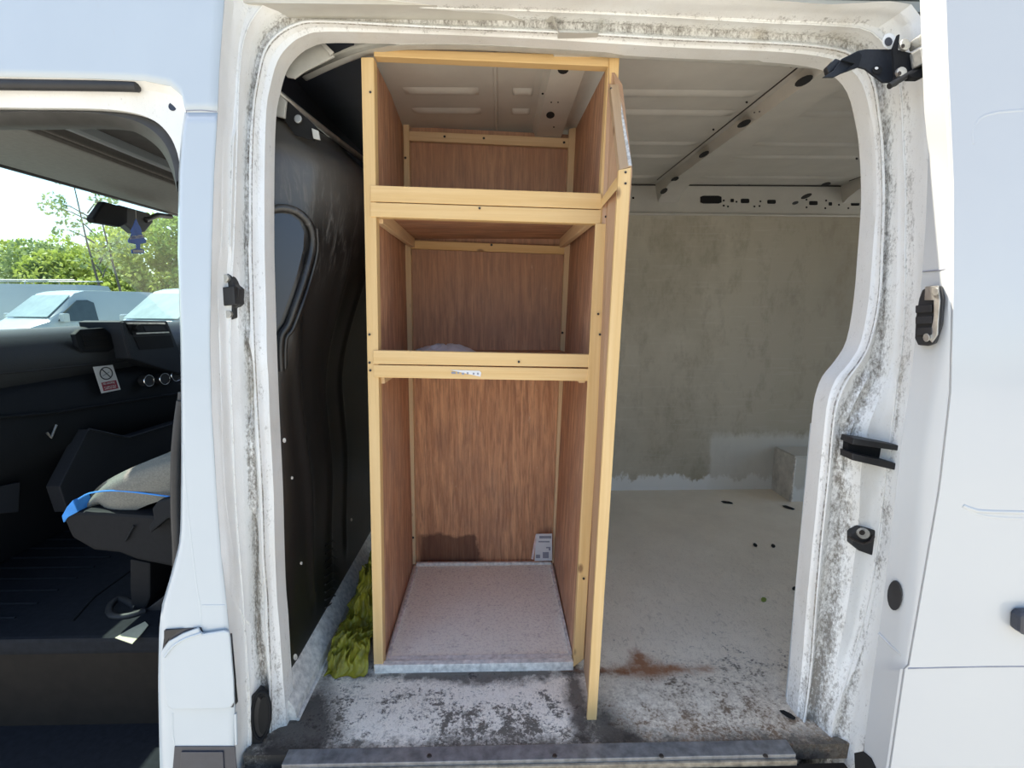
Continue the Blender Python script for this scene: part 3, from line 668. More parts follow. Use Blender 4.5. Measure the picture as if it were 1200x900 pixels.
# black guide channel and striker on the rear pillar
Yg = RC(1015, 530).y; Gp = lambda o: (lambda a, b: W(a, b, y=Yg-o))
gc = plate('door_guide_channel', [(988, 511), (1055, 522), (1053, 548), (987, 531)], Gp(-.01), .018, PLAS, van, bevel=.001, label='black plastic guide channel halfway up the rear pillar')
plate('channel_flange', [(986, 508), (1054, 519), (1055, 525), (984, 515)], Gp(-.008), .042, RUB, gc, bevel=.002)
plate('channel_flange', [(984, 525), (1053, 541), (1053, 549), (984, 533)], Gp(-.008), .042, RUB, gc, bevel=.002)
Ys = RC(1009, 630).y; Sp = lambda o: (lambda a, b: W(a, b, y=Ys-o))
stt = plate('door_striker', [(992, 622), (1001, 613), (1018, 617), (1027, 627), (1027, 645), (1020, 648), (1000, 641), (992, 634)], Sp(-.012), .020, RUB, van, bevel=.002, label='black door striker with a bolt low on the rear pillar')
plate('bolt', disc(1010, 624, 7, 6), Sp(.008), .008, STEEL, stt, bevel=.0015)
plate('bolt_socket', disc(1010, 624, 3.5, 3), Sp(.016), .001, SCREW, stt, bevel=0)
tube('wire_loop', [W(a, b, y=Ys-.011) for a, b in [(994, 629), (1003, 634), (1012, 637), (1020, 634), (1024, 628)]], .003, SCREW, stt)
# grey inner roof rail sweeping behind the opening
lo = [((354, 90), .42), ((375, 80), .36), ((400, 69), .31), ((425, 60), .27), ((455, 54), .245), ((500, 52), .235), ((560, 53), .23), ((640, 57), .23), ((740, 63), .23), ((840, 68), .23), ((930, 73), .23), ((1000, 79), .23)]
rows = []
for (a, b), d in lo:
    p = W(a, b, y=d); h = .050 if d > .3 else (.038 if d > .25 else .029)
    rows.append([p+Vector((0, 0, h)), p+Vector((0, -.003, h*.9)), p+Vector((0, -.004, h*.34)), p+Vector((0, .004, h*.30)), p+Vector((0, .004, .004)), p+Vector((0, 0, 0)), p+Vector((.002, .02, 0)), p+Vector((.002, .03, .004))])
rr = []
for i in range(len(rows[0])):
    rr.append(cr([r[i] for r in rows], 4))
grid('inner_roof_rail', [[rr[i][j] for i in range(len(rr))] for j in range(len(rr[0]))], RAILM, van, smooth=50, thick=.003, label='grey cream curved rail inside the door head')
prism('corner_bracket', [W(a, b, y=.275) for a, b in [(322, 62), (347, 40), (368, 44), (392, 66), (356, 84), (345, 92), (336, 90)]], (0, .006, 0), RAILM, van)
plate('bracket_hole', disc(333, 73, 7, 5, 12, .5), lambda a, b: W(a, b, y=.272), .001, VOID, van, bevel=0)
prism('corner_bracket', [W(a, b, y=.27) for a, b in [(362, 36), (367, 38), (392, 62), (388, 66)]], (0, -.006, 0), RAILM, van)
# roof shell, far side, front and rear so light only enters where it can
box('roof_skin', (-1.35, .08, 1.70), (3.06, 2.06, 1.72), PAINT, van, bevel=.004)
obj('door_header', *boxvf((-.60, .205, 1.65), (3.04, .22, 1.70)), PAINT, van)
obj('rear_quarter', *boxvf((.92, .20, .6), (3.04, .23, 1.70)), PAINT, van)
obj('rear_quarter_lower', *boxvf((.76, .12, -.2), (3.04, .15, .75)), PAINT, van)
obj('far_side', *merge([boxvf((-.62, 1.86, -.3), (3.04, 1.90, 1.72)), boxvf((-1.9, 2.06, -.3), (-.62, 2.10, .90)), boxvf((-.75, 2.02, .92), (-.62, 2.06, 1.72)), boxvf((-.62, 1.86, -.3), (-.58, 2.06, 1.72))]), PAINT, van)
obj('cab_shoulder', *boxvf((-.62, .08, 1.50), (-.56, 2.04, 1.70)), DARKNAVY, van)
# sill: aluminium tread with screws, dark step below
sill = box('sill_tread', (-.50, -.03, -.012), (.685, .012, .004), ALU, van, bevel=.002, label='scuffed aluminium tread with screws')
box('sill_lip', (-.46, -.037, -.02), (.685, -.030, -.006), plain('rusty sill edge', (.34, .28, .20), .7, var=.5, sc=50), van, bevel=.002)
box('sill_riser', (-.62, -.05, -.45), (.80, -.03, -.02), BROWN, van, bevel=.002)
box('sill_channel', (-.50, -.08, -.05), (.70, -.045, -.04), BROWN, van, bevel=.002)
for px in (503, 650, 775, 897):
    c = W(px, 886, z=.004)
    v, f = [], []
    v = [(c.x+.006*math.cos(a)*s, c.y+.006*math.sin(a)*s, z) for s, z in ((1, .004), (.8, .0065)) for a in np.linspace(0, 2*math.pi, 10, endpoint=False)]
    f = [(i, (i+1) % 10, 10+(i+1) % 10, 10+i) for i in range(10)]+[tuple(range(10, 20))]
    obj('screw', v, f, SCREW, sill)

# ================================================================== SLIDING DOOR (slid open along the outside)
door = thing('sliding_door', (1.6, -.17, -.35), 'white sliding door slid open past the rear pillar, dark handle at right', 'door')
DD = -.13
Lx = [(-60, 1106), (0, 1107), (60, 1109), (215, 1116), (330, 1116), (460, 1113), (573, 1100), (676, 1082), (779, 1064), (784, 1059), (900, 1042), (960, 1033)]
Mx = [(-60, 1076), (0, 1078), (30, 1079), (130, 1083), (180, 1088), (260, 1085), (330, 1080), (440, 1068), (520, 1056), (620, 1045), (720, 1033), (800, 1022), (880, 1012), (960, 1003)]
DS = lambda a, b: SK(a, b, DD)
ys = sorted(set(list(np.linspace(-60, 960, 60))+[779, 784]))
rows = []
for y in ys:
    l = lerp(Lx, y); e = SK(l, y, DD+.004)
    r_ = [e, SK(l+2.0, y, DD)]
    base = SK(l+2.0, y, DD)
    for t in (.03, .08, .15, .25, .4, .7, 1.1, 1.5, 1.75):
        r_.append(Vector((base.x+t*.95, base.y, base.z)))
    rows.append(r_)
grid('outer_skin', rows, DPAINT, door, smooth=40, thick=.002)
rows = []
for y in ys:
    l, m = lerp(Lx, y), lerp(Mx, y); a = SK(l, y, DD+.004); b = SK(m, y, DD+.072)
    rows.append([a, a.lerp(b, .06)+Vector((-.003, 0, 0)), a.lerp(b, .5), a.lerp(b, .95), b, b+Vector((.02, .012, 0))])
grid('edge_face', rows, DPAINT, door, smooth=40, label='front edge face of the sliding door')
edge = lambda px, py: None
def ED(px, py, o=0.0):                            # a point on the edge face
    l, m = lerp(Lx, py), lerp(Mx, py); t = (l-px)/(l-m)
    a = SK(l, py, DD+.004); b = SK(m, py, DD+.072)
    return a.lerp(b, t)+Vector((-o, -o*.6, 0))
obj('inner_skin', *boxvf((1.09, -.085, -.4), (2.7, -.075, 1.62)), DPAINT, door)
tube('panel_seam', [DS(1064, 783), DS(1100, 782), DS(1150, 781), DS(1300, 780)], .002, GREYINK, door)
def dtube(name, pts, r, d, m=DPAINT, n=3): return tube(name, cr([SK(a, b, DD-d) for a, b in pts], n), r, m, door)
dtube('pressed_panel_edge', [(1138, 170), (1138, 152), (1146, 140), (1162, 134), (1190, 131), (1260, 128)], .006, -.004)
dtube('pressed_panel_edge', [(1138, 170), (1137, 300), (1136, 420)], .004, -.003)
dtube('waist_crease', [(1127, 592), (1136, 598), (1150, 603), (1180, 606), (1280, 609)], .006, -.004)
dtube('waist_crease', [(1127, 592), (1138, 596), (1160, 599), (1280, 601)], .005, -.002)
# recess behind handle and handle
hd = prism('handle', [SK(a, b, DD-.001) for a, b in [(1183, 716), (1188, 711), (1200, 711), (1262, 713), (1266, 724), (1262, 742), (1200, 740), (1188, 737), (1182, 733)]], (0, -.022, 0), DGREY, door, bevel=.006, label='dark grey door handle')
# catch on the edge
k0 = prism('edge_catch', [ED(a, b, .002) for a, b in [(1085, 340), (1094, 335), (1106, 335), (1109, 350), (1107, 380), (1100, 402), (1092, 405), (1080, 404), (1076, 396), (1077, 372), (1081, 350)]], (-.014, -.010, 0), RUB, door, bevel=.003, label='black and grey catch plate')
prism('catch_strap', [ED(a, b, .016) for a, b in [(1091, 336), (1106, 335), (1108, 352), (1105, 392), (1099, 401), (1096, 398), (1101, 370), (1101, 352), (1090, 352)]], (-.005, -.003, 0), STEEL, k0, bevel=.001)
for i in range(3):
    prism('rib', [ED(a, b, .015) for a, b in [(1079, 358+i*13), (1099, 357+i*13), (1099, 366+i*13), (1079, 367+i*13)]], (-.007, -.005, 0), RUB, k0, bevel=.002)
for q in ((1103, 342), (1093, 395)):
    prism('screw', [ED(a, b, .020) for a, b in disc(*q, 4, 5, 10)], (-.005, -.004, 0), STEEL, k0, bevel=.001)
prism('edge_plug', [ED(a, b, .001) for a, b in disc(1050, 697, 9, 17.5, 18)], (-.004, -.003, 0), RUB, door, bevel=.0015, label='black oval plug')
prism('lower_opening', [ED(a, b, .001) for a, b in [(1001, 882), (1012, 880), (1022, 888), (1030, 905), (1020, 930), (1004, 930)]], (-.002, -.001, 0), VOID, door, bevel=0)
tube('edge_seam', [ED(a, b, .001) for a, b in [(1112, 315), (1098, 317), (1082, 318)]], .0015, GREYINK, door)
tube('edge_seam', [ED(a, b, .0) for a, b in [(1030, 742), (1045, 757), (1058, 768)]], .003, DPAINT, door)
# upper roller arm
Q = lambda d: (lambda a, b: SK(a, b, d))
arm = plate('roller_arm', [(962, 92), (975, 84), (985, 70), (1003, 61), (1012, 59), (1046, 59), (1048, 95), (1040, 98), (1033, 98), (1012, 82), (1004, 80), (985, 87), (975, 92)], Q(.01), .006, CONS, door, bevel=.002, label='black steel roller arm')
plate('arm_fold', [(1044, 58), (1050, 42), (1052, 42), (1050, 60), (1066, 64), (1067, 80), (1066, 88), (1048, 102), (1041, 103), (1046, 92)], Q(-.02), .006, PLAS, arm, bevel=.001)
plate('arm_fold', [(984, 72), (1004, 62), (1008, 66), (1004, 80), (985, 87), (999, 76)], Q(-.0), .006, PLAS2, arm, bevel=.001)
tube('arm_rod', [SK(1042, 101, -.03), SK(1060, 90, -.03), SK(1080, 80, -.03)], .006, RUB, arm)
plate('arm_boot', [(1056, 92), (1078, 80), (1082, 90), (1072, 96), (1060, 96)], Q(-.02), .02, PLAS, arm, bevel=.003)
plate('arm_hole', disc(1028, 82, 6, 5), Q(.0), .001, VOID, arm, bevel=0)
plate('arm_hole', disc(1027, 80, 2, 1.6), Q(-.002), .001, PAPER, arm, bevel=0)
for q in ((1058, 54, 6, 7), (1054, 86, 6, 6)):
    plate('bolt', disc(q[0], q[1], q[2], q[3]), Q(-.025), .008, STEEL, arm, bevel=.002)
    plate('bolt_socket', disc(q[0], q[1], 2, 2.4), Q(-.034), .001, SCREW, arm, bevel=0)
plate('roller', [(964, 82), (974, 72), (980, 74), (976, 84), (966, 90)], Q(.03), .015, RUB, arm, bevel=.003)
tube('roller_pin', [SK(972, 80, .02), SK(977, 72, .02)], .004, STEEL, arm)
tr = plate('roller_track', [(1062, 52), (1084, 36), (1086, 50), (1066, 62)], Q(-.02), .03, STEEL, van, bevel=.003)
plate('lower_channel', [(1065, 64), (1086, 56), (1086, 76), (1068, 82)], Q(-.03), .03, STEEL, tr, bevel=.003)
bs = plate('bush', disc(1041, 49, 8, 9.5, 16), Q(.0), .004, JAMB, van, bevel=.002)
plate('bush_hole', disc(1041, 49, 4.5, 5.2, 14), Q(-.005), .001, DGREY, bs, bevel=0)

# ================================================================== CABINET
FY, BY = .27, .86
cab = thing('wooden_cabinet', (-.05, .55, 0), 'tall open pine and plywood shelf cabinet standing in the side doorway', 'cabinet')
def batten(q, y, t=.03, m=PINE, name='batten', lab=None, par=None, axis=None, bevel=.0018):
    ysl = y if hasattr(y, '__len__') else [y]*4
    pts = [W(a, b, y=yy) for (a, b), yy in zip(q, ysl)]
    L = (pts[1]-pts[0]) if (pts[1]-pts[0]).length > (pts[3]-pts[0]).length else (pts[3]-pts[0])
    o = prism(name, pts, (0, t, 0), m, par or cab, uvax=L, bevel=bevel)
    if lab: o['label'] = lab
    return o
batten([(423, 67), (438, 67), (449, 783), (438, 787)], FY, .034, PINE, 'post')
batten([(713, 67), (725, 67), (685, 772), (672, 782)], FY, .034, PINE, 'post')
batten([(438, 57), (722, 65), (719, 78), (438, 66)], FY, .03, PINE, 'top_rail')
batten([(434, 217), (705, 226.5), (705, 245), (434, 236)], FY-.004, .02, PINE, 'shelf_rail')
batten([(434, 237), (705, 246), (704, 262.5), (434, 254)], FY-.004, .03, PINE, 'shelf_rail')
batten([(437, 410.5), (693, 415.5), (693, 430.5), (437, 426.5)], FY-.004, .02, PINE, 'shelf_rail')
batten([(437, 427.6), (693, 432.3), (693, 446.8), (438, 442.4)], FY-.004, .03, PINE, 'shelf_rail')
batten([(438, 780), (672, 776), (672, 787), (439, 791)], FY-.006, .02, PWHITE, 'bottom_rail', 'chipped white bottom rail')
batten([(447, 777), (671, 773), (671, 778), (447, 782)], FY+.014, .03, PWHITE, 'bottom_rail')
# side panels
def panel(name, pts, ext, m=PLY, ax=(0, 0, 1), lab=None):
    o = prism(name, pts, ext, m, cab, uvax=ax, bevel=.0008)
    if lab: o['label'] = lab
    return o
Lf = [W(437, 67, y=FY+.03), W(449, 783, y=FY+.03), W(485, 664, y=BY+.02), W(472, 139, y=BY+.02)]
Lf[1].z = .0; Lf[2].z = .0
panel('side_panel', Lf, (-.012, 0, 0))
Rf = [W(711, 79, y=FY+.03), W(671, 780, y=FY+.03), W(648, 661, y=BY+.02), W(674, 152, y=BY+.02)]
Rf[1].z = 0; Rf[2].z = 0
panel('side_panel', Rf, (.012, 0, 0))
bp = [W(474, 148, y=BY+.025), W(673, 158, y=BY+.025), W(651, 664, y=BY+.025), W(482, 664, y=BY+.025)]
bp[2].z = bp[3].z = .0
panel('back_panel', bp, (0, .01, 0), BPLY, lab='plywood back board with a dark wet stain low left')
batten([(472, 139), (479, 139), (487, 661), (480, 663)], BY-.005, .028, PINE2, 'back_post')
batten([(667, 151), (675, 149), (654, 660), (647, 660)], BY-.005, .028, PINE2, 'back_post')
batten([(479, 153.4), (668, 162), (667, 173), (479, 164.5)], BY, .02, PINE2, 'back_rail')
batten([(482, 281.5), (662, 288.6), (661, 298), (482, 291.4)], BY-.004, .02, PINE, 'back_rail')
# shelves
def zat(px, py, y): return W(px, py, y=y).z
z1 = zat(570, 240, FY); z1b = zat(570, 281, BY)
sh = [W(436, 240, y=FY+.01), W(704, 249, y=FY+.01), Vector((W(664, 284, y=BY).x, BY+.02, z1b+.006)), Vector((W(478, 278, y=BY).x, BY+.02, z1b+.006))]
for p in sh[:2]: p.z = z1b+.006
panel('shelf_board', sh, (0, 0, .009), PLY, (1, 0, 0))
z2 = zat(570, 408, BY)-.018
sh2 = [W(438, 425, y=FY+.01), W(693, 428, y=FY+.01), Vector((W(659, 410, y=BY).x, BY+.02, z2)), Vector((W(482, 410, y=BY).x, BY+.02, z2))]
for p in sh2[:2]: p.z = z2
panel('shelf_board', sh2, (0, 0, .009), PLY, (1, 0, 0))
for sx, (xa, xb) in ((1, (sh[0].x+.004, sh[3].x+.006)), (-1, (sh[1].x-.012, sh[2].x-.008))):       # bearers under the upper shelf
    pts = [Vector((xa, FY+.03, z1b-.03)), Vector((xb, BY, z1b-.028)), Vector((xb, BY, z1b+.005)), Vector((xa, FY+.03, z1b+.005))]
    prism('shelf_bearer', pts, (.018*sx, 0, 0), PINE2, cab, uvax=(0, 1, 0))
for sx, (xa, xb) in ((1, (sh2[0].x+.004, sh2[3].x+.006)), (-1, (sh2[1].x-.012, sh2[2].x-.008))):
    pts = [Vector((xa, FY+.03, z2-.03)), Vector((xb, BY, z2-.03)), Vector((xb, BY, z2-.001)), Vector((xa, FY+.03, z2-.001))]
    prism('shelf_bearer', pts, (.018*sx, 0, 0), PINE2, cab, uvax=(0, 1, 0))
# cabinet floor board and trims
fb = [W(450, 780, z=.012), W(671, 777, z=.012), W(648, 664, z=.012), W(486, 664, z=.012)]
fb[2].y = fb[3].y = BY
panel('floor_board', fb, (0, 0, -.010), CBOARD, (0, 1, 0), 'chalky white scuffed floor board')
batten([(488, 660), (646, 659), (647, 665.5), (487, 667)], BY-.012, .012, PWHITE, 'floor_trim')
tube('floor_trim', [W(454, 774, z=.016), W(488, 666, z=.016)], .006, PWHITE, cab, seg=4)
tube('floor_trim', [W(669, 768, z=.016), W(646, 664, z=.016)], .006, PWHITE, cab, seg=4)
# forward leaf on the right: ply panel, brace and two battens
yt, yb_ = .12, .085
leaf = [W(713, 79, y=FY), W(725, 99, y=FY-.02), W(737, 199, y=yt+.02), W(692, 842, y=yb_+.02), W(684, 776, y=FY)]
leaf[3].z = 0.0; leaf[4].z = 0
panel('leaf_panel', leaf, (.008, 0, 0), wood('bare pale ply', (.45, .27, .16), (.55, .36, .22), (.25, .13, .08), kn=False))
batten([(725, 199), (740, 196), (699, 847), (688, 845)], [yt, yt, yb_, yb_], .012, PINE, 'leaf_post')
batten([(715, 99), (725, 98.5), (740, 195), (726, 199)], [FY-.03, FY-.03, yt, yt], .025, PINED, 'leaf_batten')
batten([(724, 112), (726.5, 110), (741, 194), (737, 194)], [FY-.045, FY-.045, yt-.004, yt-.004], .02, plain('splintered white edge', (.62, .60, .56), .7, var=.5, sc=120), 'leaf_edge')
batten([(714, 67), (726, 67), (724.5, 98), (714, 98)], FY-.006, .006, PINE, 'post_cap')
batten([(704.5, 234), (723, 207), (723, 222), (704.5, 244)], [FY-.003, yt+.03, yt+.03, FY-.003], .018, PINE, 'leaf_brace')
batten([(698, 262), (714, 262), (684, 772), (672, 782)], FY-.008, .008, PINE, 'post_face')
def screwhead(px, py, y, r=1.5, par=cab):
    prism('screw', [W(a, b, y=y) for a, b in disc(px, py, r, r, 8)], (0, -.0012, 0), SCREW, par, bevel=0)
for q in [(716, 104, .235), (733, 202, .118), (733, 215, .118), (710, 254, .258), (701, 368, .258), (703, 392, .258), (433, 392, .268), (433, 425, .268), (434, 434, .268), (562, 244, .264), (576, 287, .853), (475, 185, .853), (659, 390, .853),
          (567, 162, .858), (521, 160, .858), (608, 424, .264), (661, 167, .853), (484, 630, .853), (684, 678, .26), (434, 108, .268)]: screwhead(*q)
# label strip on the middle rail
lab = thing('paper_label', W(545, 437, y=FY-.005), 'torn white paper label strip stuck on the middle shelf rail', 'label')
batten([(527, 433.5), (562, 434.5), (564, 437), (563, 441.5), (527, 440.5)][:4], FY-.0055, .001, PAPER, 'paper', par=lab, bevel=0)
for a, b, c in ((529, 534, 437), (536, 538, 437), (541, 544, 438), (547, 549, 437.5), (554, 556, 438), (559, 561, 438)):
    batten([(a, c-1.3), (b, c-1.2), (b, c+1.2), (a, c+1.1)], FY-.0062, .0004, GREYINK, 'print_mark', par=lab, bevel=0)
# crumpled white sheet on the middle shelf
def lump(name, cx, cy, z0, rx, ry, h, m, seed, n=26, fr=18, **k):
    rows = []
    for i in range(n+1):
        r = []
        for j in range(n+1):
            u, v = i/n*2-1, j/n*2-1; d = max(abs(u), abs(v)); e = math.hypot(u, v)
            wob = 1+.22*noise.noise(Vector((u*1.4+seed, v*1.4, seed)))
            x, y = cx+u*rx*wob, cy+v*ry*wob
            q = noise.noise(Vector((x*fr, y*fr, seed)))+.5*noise.noise(Vector((x*fr*2.3, y*fr*2.3, seed+4)))
            rd = 1-abs(q)*1.6
            z = z0+h*max(0, 1-e**2.2)*(.45+.55*rd) if e < 1 else z0
            if d > .99: z = z0
            r.append((x, y, z))
        rows.append(r)
    return grid(name, rows, m, smooth=180, **k)
c = W(525, 409, y=.66)
tag(lump('plastic_sheet', W(520, 408, y=.68).x, .68, z2+.011, .125, .10, .040, PLASTW, 3.1, thick=.001), 'crumpled white plastic sheet lying on the middle cabinet shelf', 'sheet')
# small white booklet propped at the back
bk = thing('booklet', W(636, 657, y=.84), 'small white printed booklet propped in the back corner of the cabinet', 'booklet')
prism('cover', [W(a, b, y=.835) for a, b in [(628, 626), (647, 625.5), (647, 657), (626.5, 657.5)]], (0, .004, 0), PAPER, bk, bevel=.0006)
prism('spine', [W(a, b, y=.832) for a, b in [(627.5, 627), (628.5, 632), (625, 656), (622.5, 655)]], (0, .004, 0), plain('pink white paper edge', (.75, .60, .58), .7), bk, bevel=0)
for q in [(632, 628, 646, 631), (640, 641, 645, 642.5), (643, 641, 645, 645), (628, 650, 633, 654), (636, 647, 643, 654), (631, 634, 644, 635.5)]:
    prism('print_mark', [W(a, b, y=.8345) for a, b in [(q[0], q[1]), (q[2], q[1]), (q[2], q[3]), (q[0], q[3])]], (0, -.0004, 0), GREYINK, bk, bevel=0)
# yellow hi-vis vest stuffed between cabinet and bulkhead
def vest():
    rows = []; NU, NV = 70, 110
    for i in range(NU+1):
        r = []
        for j in range(NV+1):
            u, v = i/NU, j/NV
            x = -.506+.128*u; y = .25+.50*v
            h = .05*sst(v/.12)+.15*sst((v-.28)/.25)*sst((u-.05)/.5)*(1-.5*sst((v-.75)/.25))
            wx = x+.02*noise.noise(Vector((x*20, y*20, 3)))
            q1 = abs(noise.noise(Vector((wx*17, y*13+wx*9, 2)))); q2 = abs(noise.noise(Vector((wx*40, y*34-wx*20, 5)))); q3 = abs(noise.noise(Vector((x*90, y*80, 8))))
            z = h*(.95-.9*q1)+.028*(1-2.2*q2)+.008*(1-2*q3)
            z *= sst(min(v, 1-v)/.05)*sst(u/.14)
            x += .014*noise.noise(Vector((z*40, y*30, 7))); y += .02*noise.noise(Vector((x*40, z*30, 9)))
            r.append((min(max(x, -.500), -.378), y, max(z, .002)))
        rows.append(r)
    return grid('high_visibility_vest', rows, YEL, smooth=180)
tag(vest(), 'crumpled yellow-green high visibility vest on the floor beside the cabinet', 'vest')
# leaf scraps on the floor
for i, (px, py, r) in enumerate([(852, 589, 3.5), (885, 639, 2.5), (906, 640, 2.5), (895, 703, 3), (924, 595, 4), (923, 838, 5), (931, 690, 2.5)]):
    c = W(px, py, z=.002); a0 = random.random()*3; s = r*.0022*(c.y+1.06)/1.3
    pts = [Vector((c.x+s*2*math.cos(a)*math.cos(a0)-s*math.sin(a)*math.sin(a0), c.y+s*2*math.cos(a)*math.sin(a0)+s*math.sin(a)*math.cos(a0), .002+.002*random.random())) for a in np.linspace(0, 6.283, 7, endpoint=False)]
    o = prism('debris_scrap', pts, (0, 0, .0015), VOID if i != 3 else LF[1], bevel=0)
    tag(o, ['dark leaf scrap on the floor near the foot of the back wall', 'left one of two dark specks midway across the bare floor', 'right one of two dark specks midway across the bare floor', 'small green leaf scrap lying on the bare floor', 'dark leaf scrap on the floor beside the wheel arch box', 'largest dark scrap, by the door tread at the rear pillar', 'dark speck on the floor against the rear pillar, above the largest scrap'][i], 'debris', 'scraps on the van floor')

# ================================================================== CAB
def X(px, py, x): return W(px, py, x=x)
dx = -1.62
dash = thing('dashboard', (-1.85, .9, .1), 'dark moulded dashboard with vent, radio console and knobs below windscreen', 'dashboard')
# profile swept along Y (x, z)
prof = [(-1.66, .80), (-1.625, .765), (-1.60, .745), (-1.595, .62), (-1.60, .53), (-1.66, .46), (-1.74, .30), (-1.80, .12), (-1.92, .12), (-1.92, .78)]
prof_top = [(-1.93, .925), (-1.83, .945), (-1.74, .952), (-1.69, .948), (-1.65, .930), (-1.62, .895), (-1.605, .85), (-1.61, .80), (-1.63, .765)]
rows = [[(x, y, z) for x, z in prof] for y in np.linspace(.16, 2.0, 30)]
o = grid('moulding', rows, PLAS2, dash, smooth=50)
grid('top_roll', [[(x, y, z) for x, z in prof_top] for y in np.linspace(.16, 2.0, 30)], DASHLIT, dash, smooth=60, label='grey black dashboard top roll coloured in a lit tone')
box('end_cap', (-1.9, .13, .35), (-1.63, .165, .94), PLAS2, dash, bevel=.02)
# air vent
def Xp(name, poly, x, t, m, par, **k): return prism(name, [X(a, b, x+t) for a, b in poly], (-t, 0, 0), m, par, **k)
vent = Xp('vent_housing', [(88, 392), (94, 386), (122, 384), (130, 391), (134, 408), (128, 412), (98, 413), (92, 406)], dx, .020, PLAS2, dash, bevel=.004)
Xp('vent_opening', [(95, 391), (123, 389), (130, 407), (101, 409)], dx+.021, .001, VOID, vent, bevel=0)
for i in range(3):
    Xp('vent_slat', [(97+i, 394+i*5), (124+i*2, 392+i*5), (125+i*2, 394+i*5), (98+i, 396+i*5)], dx+.022, .003, PLAS, vent, bevel=0)
# raised radio console
con = Xp('radio_console', [(141, 377), (146, 375.5), (196, 376), (215, 420), (216, 440), (152, 420)], dx-.10, .17, CONS, dash, bevel=.006, label='raised charcoal radio console')
Xp('stereo_panel', [(149, 379), (194, 379), (200, 390), (156, 392)], dx+.071, .004, PLAS2, con, bevel=.001)
Xp('stereo_trim', [(148, 377.6), (193, 377.8), (194, 380), (149, 379.8)], dx+.074, .004, STEEL, con, bevel=0)
Xp('stereo_trim', [(160, 390), (198, 388.6), (198.6, 390), (160.6, 391.6)], dx+.074, .004, STEEL, con, bevel=0)
Xp('stereo_display', [(168, 382), (191, 381.5), (195, 387), (171, 388)], dx+.075, .002, CONS, con, bevel=0)
Xp('stereo_knob', disc(163.5, 384, 4, 4, 12), dx+.075, .012, PLAS, con, bevel=.001)
Xp('tray_opening', [(157, 395), (200, 393), (204, 407), (164, 410)], dx+.071, .001, VOID, con, bevel=0)
Xp('console_edge', [(143, 378), (146, 377), (158, 418), (154, 420)], dx+.071, .006, CONS, con, bevel=.001)
# heater knobs
for (a, b) in ((174.5, 446), (193, 444), (206.5, 440)):
    k = Xp('heater_knob', disc(a, b, 5.3, 6.2, 18), dx+.022, .03, RUB, dash, bevel=.002)
    tube('knob_ring', [X(p, q, dx+.053) for p, q in disc(a, b, 5.8, 6.6, 20)], .0028, CHROME, k, closed=True, seg=6)
# glove box seam, ledge and lower pocket
tube('glovebox_seam', [X(a, b, dx+.01) for a, b in [(-20, 440), (60, 432), (140, 424), (215, 421)]], .004, RUB, dash)
tube('glovebox_seam', [X(a, b, dx+.03) for a, b in [(-20, 490), (60, 484), (150, 470), (215, 460)]], .005, PLAS2, dash)
pk = prism('lower_pocket', [X(a, b, -1.56) for a, b in [(104, 503), (150, 512), (215, 492), (215, 560), (80, 600), (70, 570)]], (-.05, 0, 0), CONS, dash, bevel=.004, label='grey lower storage pocket')
tube('pocket_lip', [X(a, b, -1.545) for a, b in [(104, 503), (150, 513), (215, 493)]], .005, CONS, pk)
tube('dash_catch', [X(a, b, -1.59) for a, b in [(55, 507), (60, 513), (66, 498)]], .004, STEEL, dash)
Xp('foot_vent', [(-10, 572), (24, 565), (22, 600), (-12, 603)], -1.66, .02, CONS, dash, bevel=.003)
# sticker
stk = thing('warning_sticker', X(125, 445, dx+.03), 'white and red no smoking sticker stuck on the dashboard face', 'sticker')
SX = dx+.036
Xp('backing', [(109, 430), (132, 427.5), (141.5, 456.5), (119, 461)], SX, .001, PAPER, stk, bevel=0)
tube('prohibition_ring', [X(p, q, SX+.0012) for p, q in disc(124.3, 437.5, 7.2, 7, 26, .25)], .0022, INK, stk, closed=True, seg=6)
tube('prohibition_bar', [X(119, 432.5, SX+.0012), X(130, 442.5, SX+.0012)], .0020, INK, stk, seg=6)
tube('cigarette_mark', [X(120.5, 440.5, SX+.001), X(128, 436, SX+.001)], .0014, GREYINK, stk, seg=6)
Xp('red_panel', [(118.8, 448.5), (136, 445.3), (139, 455), (121.5, 458.5)], SX+.001, .0005, RED, stk, bevel=0)
def text(body, origin, xdir, ydir, size, m, parent, name='lettering', align='CENTER'):
    cu = bpy.data.curves.new(name, 'FONT'); cu.body = body; cu.size = size; cu.align_x = align; cu.align_y = 'CENTER'; cu.extrude = .0002
    cu.materials.append(m); tmp = bpy.data.objects.new(name+'_curve', cu)
    me = bpy.data.meshes.new_from_object(tmp); bpy.data.objects.remove(tmp); bpy.data.curves.remove(cu); o = bpy.data.objects.new(name, me); COL.objects.link(o)
    xd = Vector(xdir).normalized(); yd = (Vector(ydir)-xd*Vector(ydir).dot(xd)).normalized(); zd = xd.cross(yd)
    mt = Matrix((xd, yd, zd)).transposed().to_4x4(); mt.translation = Vector(origin)-parent.location
    o.parent = parent; o.matrix_local = mt; return o
tx, ty = X(136, 445.3, SX)-X(118.8, 448.5, SX), X(118.8, 448.5, SX)-X(121.5, 458.5, SX)
text('No smoking', X(127.6, 448.8, SX+.0022), tx, ty, .0125, PAPER, stk)
text('It is against the law to\nsmoke in this vehicle', X(129.3, 453.6, SX+.0022), tx, ty, .0072, PAPER, stk)

